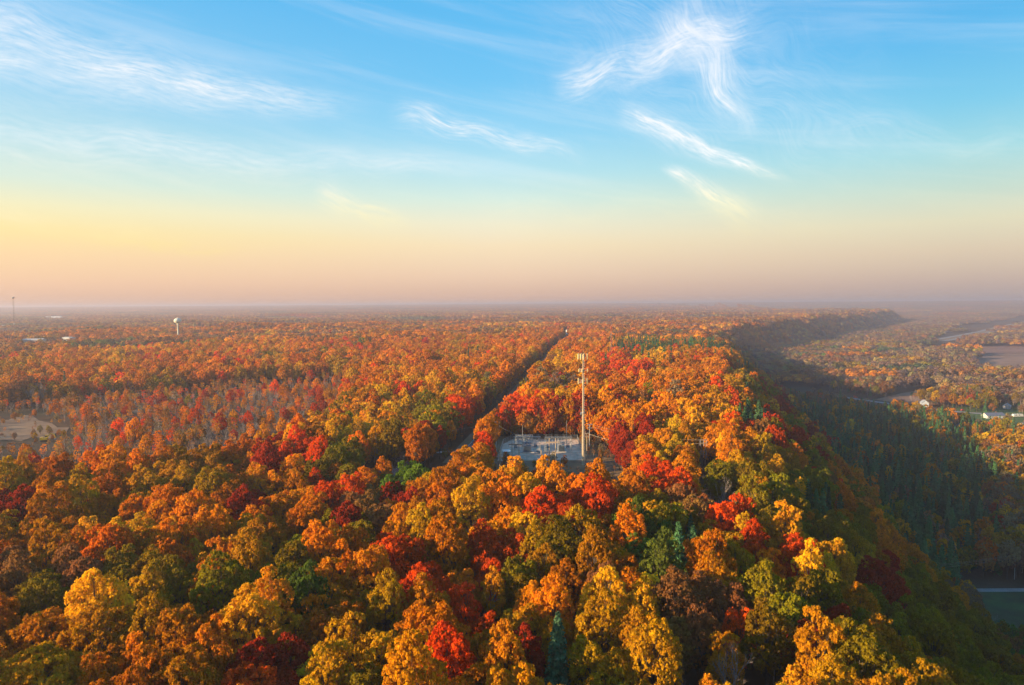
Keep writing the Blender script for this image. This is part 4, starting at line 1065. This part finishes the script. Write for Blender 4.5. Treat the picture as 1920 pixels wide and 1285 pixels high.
for px, D, py, lb in ((980, 310, 797, 'thin lightning mast over the shed side gantry'), (1062.5, 310, 788, 'taller thin lightning mast behind the tower side gantry')):
    b_ = at(px, D); t = tag(empty('lightning_mast', b_), lb, 'mast', 'lightning masts'); H = H_at(b_, py)
    m_ = MB(); m_.tube([(0, 0, 0), (0, 0, H * 0.6), (0, 0, H)], [0.16, 0.11, 0.05], 8); m_.build('pole', GALV, t); m_ = MB(); m_.box((0, 0, 0.1), (0.7, 0.7, 0.35)); m_.build('footing', CONC, t)
fc = tag(empty('chain_link_fence', (12, 306, 0.12)), 'grey chain link fence round the gravel yard', 'fence')
cor = [(-6.3, 284.3), (30.3, 284.3), (31.3, 327.6), (0, 329.6), (-4.4, 317.8), (-6.3, 284.3)]
for (x0, y0), (x1, y1) in zip(cor[:-1], cor[1:]):
    L = math.hypot(x1 - x0, y1 - y0); n = max(2, int(L / 3)); m_ = MB()
    for zz in np.linspace(0.1, 2.3, 8): m_.tube([(x0 - 12, y0 - 306, zz), (x1 - 12, y1 - 306, zz)], 0.02 if zz < 2.2 else 0.04, 4, False)
    for i in range(n * 3): q = (i + 0.5) / (n * 3); m_.tube([(x0 + (x1 - x0) * q - 12, y0 + (y1 - y0) * q - 306, 0.1), (x0 + (x1 - x0) * q - 12, y0 + (y1 - y0) * q - 306, 2.3)], 0.012, 3, False)
    m_.build('wire_mesh', GALV, fc)
    for i in range(n):
        q = i / n; m_ = MB(); m_.tube([(x0 + (x1 - x0) * q - 12, y0 + (y1 - y0) * q - 306, -0.1), (x0 + (x1 - x0) * q - 12, y0 + (y1 - y0) * q - 306, 2.5)], 0.05, 6); m_.build('post', GALV, fc)
for k, (x, y) in enumerate(((13.2, 268), (13.3, 262), (13.4, 256.5))):
    t = tag(empty('concrete_block', (x, y, hz(x, y) + 0.08), 0.1 * k), ('pale block lying nearest the yard fence', 'pale block lying between two others before the yard', 'pale block lying farthest out before the yard')[k], 'block', 'blocks before the yard')
    m_ = MB(); m_.box((0, 0, 0.3), (1.7, 0.7, 0.6)); m_.box((0, 0, 0.65), (1.2, 0.35, 0.12)); m_.build('block', CONC, t)

# ------------------------------------------------------------------ houses
def house(p, w, d, hw_, pitch, rz, wallc, roofc, label, chimney=True, cat='house', name='house', wing=None, base=None, group=None):
    z = hz(p[0], p[1]) if base is None else base
    t = tag(empty(name, (p[0], p[1], z), rz), label, cat, group)
    wm = paint('siding_' + label[:18].replace(' ', '_'), wallc, 0.7); rm = paint('shingles_' + label[:18].replace(' ', '_'), roofc, 0.85)
    def block(cx, cy_, w, d, hw_, tag_=True):
        rh = d / 2 * pitch; m_ = MB()
        x0, x1, y0, y1 = cx - w / 2, cx + w / 2, cy_ - d / 2, cy_ + d / 2
        m_.add([(x0, y0, -0.5), (x1, y0, -0.5), (x1, y1, -0.5), (x0, y1, -0.5), (x0, y0, hw_), (x1, y0, hw_), (x1, y1, hw_), (x0, y1, hw_), (x0, cy_, hw_ + rh), (x1, cy_, hw_ + rh)],
               [(0, 1, 5, 4), (2, 3, 7, 6), (1, 2, 6, 9, 5), (3, 0, 4, 8, 7)])
        m_.build('wall', wm, t)
        m_ = MB(); ov = 0.45
        for s in (-1, 1):
            ye = cy_ + s * (d / 2 + ov); ze = hw_ - ov * pitch + 0.1; zr = hw_ + rh + 0.1
            a = [(x0 - ov, ye, ze), (x1 + ov, ye, ze), (x1 + ov, cy_, zr), (x0 - ov, cy_, zr)]; b_ = [(q[0], q[1], q[2] + 0.22) for q in a]
            m_.add(a + b_, [(3, 2, 1, 0), (4, 5, 6, 7), (0, 1, 5, 4), (1, 2, 6, 5), (2, 3, 7, 6), (3, 0, 4, 7)])
        rf = m_.build('roof', rm, t)
        if chimney and tag_:
            m_ = MB(); m_.box((cx + w * 0.2, cy_ + d * 0.12, hw_ + rh + 0.2), (0.7, 0.7, 1.8)); m_.build('chimney', BRICK, rf)
        n = max(2, int(w / 3.2))
        for k in range(n):
            x = x0 + w * (k + 0.5) / n
            for s in (-1, 1):
                if k == n // 2 and s == -1 and tag_:
                    m_ = MB(); m_.box((x, cy_ + s * (d / 2 + 0.03), 1.05), (1.0, 0.08, 2.1)); m_.build('door', rm, t); continue
                m_ = MB(); m_.box((x, cy_ + s * (d / 2 + 0.02), hw_ * 0.55), (1.25, 0.06, 1.1)); wn_ = m_.build('window', WINDOW, t)
                m_ = MB(); m_.box((x, cy_ + s * (d / 2 + 0.05), hw_ * 0.55 - 0.62), (1.5, 0.12, 0.12)); m_.build('sill', WHITEP, wn_)
    block(0, 0, w, d, hw_)
    if wing: block(wing[0], wing[1], wing[2], wing[3], wing[4], False)
    return t
BRICK = material('chimney_brick', (0.25, 0.11, 0.07), 0.9, 0.2, 3.0)
HG = 'houses in the valley'
def G(px, py): p = ground(px, py); return (p.x, p.y)
WH, GR, DK, BL, RD = (0.50, 0.50, 0.48), (0.40, 0.42, 0.44), (0.10, 0.105, 0.12), (0.10, 0.16, 0.24), (0.22, 0.07, 0.06)
house(G(1688, 760), 10, 7.5, 3.2, 0.75, 0.25, WH, RD, 'white house with a dark red roof beside the valley road', wing=(-8.5, 0.5, 5.5, 5, 2.6), group=HG)
house(G(1733, 763), 7, 7, 4.6, 0.9, 1.3, (0.45, 0.5, 0.55), (0.3, 0.34, 0.38), 'pale blue gabled house half hidden between dark evergreens', group=HG)
house(G(1825, 726), 19, 12, 4.0, 0.55, 0.15, (0.45, 0.45, 0.44), (0.50, 0.53, 0.54), 'large barn like building with a pale grey roof', False, 'barn', group=HG)
house(G(1765, 727), 11, 6, 2.8, 0.4, 0.1, WH, (0.5, 0.48, 0.45), 'low white house at the edge of the wood above the lawn', group=HG)
house(G(1778, 737), 20, 8, 2.6, 0.4, 0.15, (0.5, 0.45, 0.42), (0.26, 0.15, 0.13), 'long low house with a brown red roof behind the lawn', group=HG)
house(G(1858, 734), 12, 8, 3.4, 0.6, -0.4, WH, DK, 'white house with dark roof left of its white neighbour', group=HG)
house(G(1875, 738), 9, 8, 3.4, 0.7, -0.7, WH, GR, 'white gabled house right of its dark roofed neighbour', group=HG)
house(G(1888, 767), 9, 7, 3.0, 0.7, 0.9, (0.42, 0.42, 0.43), GR, 'grey house beside the utility pole on the lawn', group=HG)
house(G(1862, 784), 19, 9, 3.0, 0.5, 0.05, (0.55, 0.55, 0.52), (0.12, 0.14, 0.19), 'long house with a slate blue roof below the valley road', group=HG)
house(G(1921, 804), 10, 8, 4.0, 0.6, 0.7, WH, (0.32, 0.22, 0.18), 'white house at the right border below the camper', group=HG)
house((-94.0, 195), 9, 7.5, 4.2, 0.8, 1.35, (0.40, 0.36, 0.31), (0.16, 0.125, 0.095), 'grey gabled house peeking out between rust coloured trees', base=hz(-94, 195) + 3.0)
house((58.5, 186), 10, 8, 3.8, 0.6, 0.3, (0.5, 0.5, 0.5), (0.09, 0.095, 0.10), 'dark slate grey roof peeking out near the ridge edge', base=hz(58.5, 186) + 2.5)
house((-48, 250), 14, 8, 3.2, 0.55, 0.2, (0.35, 0.28, 0.24), (0.20, 0.09, 0.08), 'house with a long red brown roof left of the road')
gp = ground(1916, 1262); house((gp.x + 4, gp.y), 14, 9, 3.0, 0.45, 0.5, (0.45, 0.55, 0.62), (0.16, 0.30, 0.42), 'blue roofed house in the lower right corner')
FG = 'buildings in the far forest'
def far_b(px, py, w, d, h_, rz, label, wallc=WH, roofc=(0.62, 0.60, 0.55), cat='building', pitch=0.3):
    house(G(px, py), w, d, h_, pitch, rz, wallc, roofc, label, False, cat, 'building', group=FG)
far_b(100, 602, 75, 40, 14, 0.1, 'wide white hall with a low gable near the tall mast', pitch=0.35)
far_b(-2, 621, 30, 16, 14, 0.0, 'white hall cut by the left border below the mast')
far_b(62, 653, 34, 14, 13, 0.15, 'long grey roofed building left of its white neighbour', (0.5, 0.42, 0.36), (0.45, 0.44, 0.42))
far_b(130, 649, 15, 12, 14, -0.2, 'white flat roofed building right of its grey neighbour', pitch=0.15)
far_b(987, 631, 9, 8, 16, 0.3, 'pale orange sunlit house west of the bare mound', (0.7, 0.45, 0.30))  # orange of the low sun put into the wall colour
far_b(1092, 632, 16, 8, 6, -0.5, 'white house on the road side east of the mound')
for k, (x, lb) in enumerate(((112, 'leftmost small white tank on the bare mound'), (119, 'middle small white tank on the bare mound'), (126, 'rightmost small white tank on the bare mound'))):
    t = tag(empty('storage_tank', (x, 1390, hz(x, 1390) + 0.3)), lb, 'tank', 'tanks on the mound')
    m_ = MB(); m_.lathe([(2.0, 0), (2.0, 3.6), (1.4, 4.2), (0.3, 4.4)], 14); m_.build('shell', WHITEP, t); m_ = MB(); m_.lathe([(0.3, 4.38), (0.3, 4.8)], 8); m_.build('vent', GALV, t)

# ------------------------------------------------------------------ vehicles
def wheel(t, x, y, r_, w=0.24):
    m_ = MB(); m_.tube([(x, y - w / 2, r_), (x, y + w / 2, r_)], r_, 14); o = m_.build('wheel', RUB, t)
    m_ = MB(); m_.tube([(x, y - w / 2 - 0.02, r_), (x, y + w / 2 + 0.02, r_)], r_ * 0.55, 10); m_.build('rim', GALV, o)
def car(p, rz, colr, label, L=4.5):
    t = tag(empty('parked_car', (p[0], p[1], hz(p[0], p[1]) + 0.3), rz), label, 'car'); bm_ = paint('car_paint_' + label[:12].replace(' ', '_'), colr, 0.3)
    prof = [(-L / 2, 0.45), (L / 2, 0.45), (L / 2, 0.75), (L * 0.28, 0.95), (L * 0.12, 1.45), (-L * 0.26, 1.45), (-L * 0.42, 0.98), (-L / 2, 0.92)]
    m_ = MB(); n = len(prof); m_.add([(x, -0.88, z) for x, z in prof] + [(x, 0.88, z) for x, z in prof], [tuple(range(n)), tuple(reversed(range(n, 2 * n)))] + [((i + 1) % n, i, n + i, n + (i + 1) % n) for i in range(n)]); m_.build('body', bm_, t)
    for s in (-1, 1):
        m_ = MB(); m_.box((-L * 0.07, s * 0.885, 1.2), (L * 0.34, 0.03, 0.36)); m_.build('window', WINDOW, t)
        for q in (-0.31, 0.31): wheel(t, q * L, s * 0.8, 0.33)
car(G(1805, 771), 0.2, (0.5, 0.05, 0.05), 'red car parked beside the valley road')
def camper(p, rz, label, L=8.0):
    t = tag(empty('camper', (p[0], p[1], hz(p[0], p[1]) + 0.25), rz), label, 'camper')
    m_ = MB(); m_.add([(x, y, z) for y in (-1.2, 1.2) for x, z in ((-L / 2, 0.6), (L / 2, 0.6), (L / 2, 1.9), (L * 0.44, 3.1), (-L * 0.47, 3.2), (-L / 2, 2.6))], [(0, 1, 2, 3, 4, 5), (11, 10, 9, 8, 7, 6)] + [((i + 1) % 6, i, 6 + i, 6 + (i + 1) % 6) for i in range(6)]); m_.build('body', WHITEP, t)
    for s in (-1, 1):
        for q in (-0.25, 0.1): m_ = MB(); m_.box((q * L, s * 1.21, 2.2), (1.4, 0.04, 0.7)); m_.build('window', WINDOW, t)
        for q in (-0.28, 0.3): wheel(t, q * L, s * 1.05, 0.42)
    m_ = MB(); m_.box((0, 0, 3.3), (1.0, 0.8, 0.25)); m_.build('roof_unit', WHITEP, t)
camper(G(1908, 783), 0.1, 'long white camper standing on the valley lawn', 11)
camper(G(1647, 716), 0.3, 'small white trailer at the edge of the valley wood', 7)
ex = ground(84, 829); t = tag(empty('excavator', (ex.x, ex.y, ex.z + 0.2), 0.3), 'yellow tracked excavator at the edge of the dug field', 'excavator')
for s in (-1, 1):
    m_ = MB(); m_.add([(x, s * 1.05 + y, z) for y in (-0.3, 0.3) for x, z in ((-1.7, 0.2), (-1.3, 0), (1.3, 0), (1.7, 0.2), (1.7, 0.6), (1.3, 0.85), (-1.3, 0.85), (-1.7, 0.6))], [tuple(range(8)), tuple(reversed(range(8, 16)))] + [((i + 1) % 8, i, 8 + i, 8 + (i + 1) % 8) for i in range(8)]); m_.build('track', RUB, t)
m_ = MB(); m_.box((-0.3, 0, 1.45), (3.2, 2.4, 1.0)); m_.box((-1.3, 0, 2.1), (1.2, 2.2, 0.4)); m_.build('body', YELP, t)
m_ = MB(); m_.box((0.7, 0.65, 2.55), (1.2, 0.95, 1.25)); cb = m_.build('cab', YELP, t); m_ = MB(); m_.box((0.72, 0.65, 2.62), (1.25, 1.0, 0.7)); m_.build('window', WINDOW, cb)
m_ = MB(); m_.tube([(1.1, -0.3, 1.7), (2.8, -0.3, 4.2), (4.4, -0.3, 3.6)], [0.28, 0.26, 0.2], 4); m_.build('boom', YELP, t)
m_ = MB(); m_.tube([(4.3, -0.3, 3.8), (5.0, -0.3, 1.6)], [0.22, 0.16], 4); m_.build('arm', YELP, t)
m_ = MB(); m_.add([(x, -0.3 + y, z) for y in (-0.5, 0.5) for x, z in ((4.7, 1.6), (5.3, 1.5), (5.1, 0.7), (4.4, 0.6), (4.3, 1.0))], [tuple(range(5)), tuple(reversed(range(5, 10)))] + [((i + 1) % 5, i, 5 + i, 5 + (i + 1) % 5) for i in range(5)]); m_.build('bucket', GALV, t)

# ------------------------------------------------------------------ haze: one closed box of even air
hm = bpy.data.materials.new('autumn_haze'); hm.use_nodes = True; hm.node_tree.nodes.clear()
T = NT(hm.node_tree); pv = T.n('ShaderNodeVolumePrincipled'); pv.inputs['Color'].default_value = (0.62, 0.575, 0.66, 1); pv.inputs['Density'].default_value = 0.00019; pv.inputs['Anisotropy'].default_value = 0.25
ho = T.n('ShaderNodeOutputMaterial'); hm.node_tree.links.new(pv.outputs[0], ho.inputs['Volume'])
mb = MB(); mb.box((0, 0, 10.0), (130000, 130000, 156.0))
hb = mb.build('haze', hm); tag(hb, 'pale evening haze lying over the land', 'haze', kind='stuff')
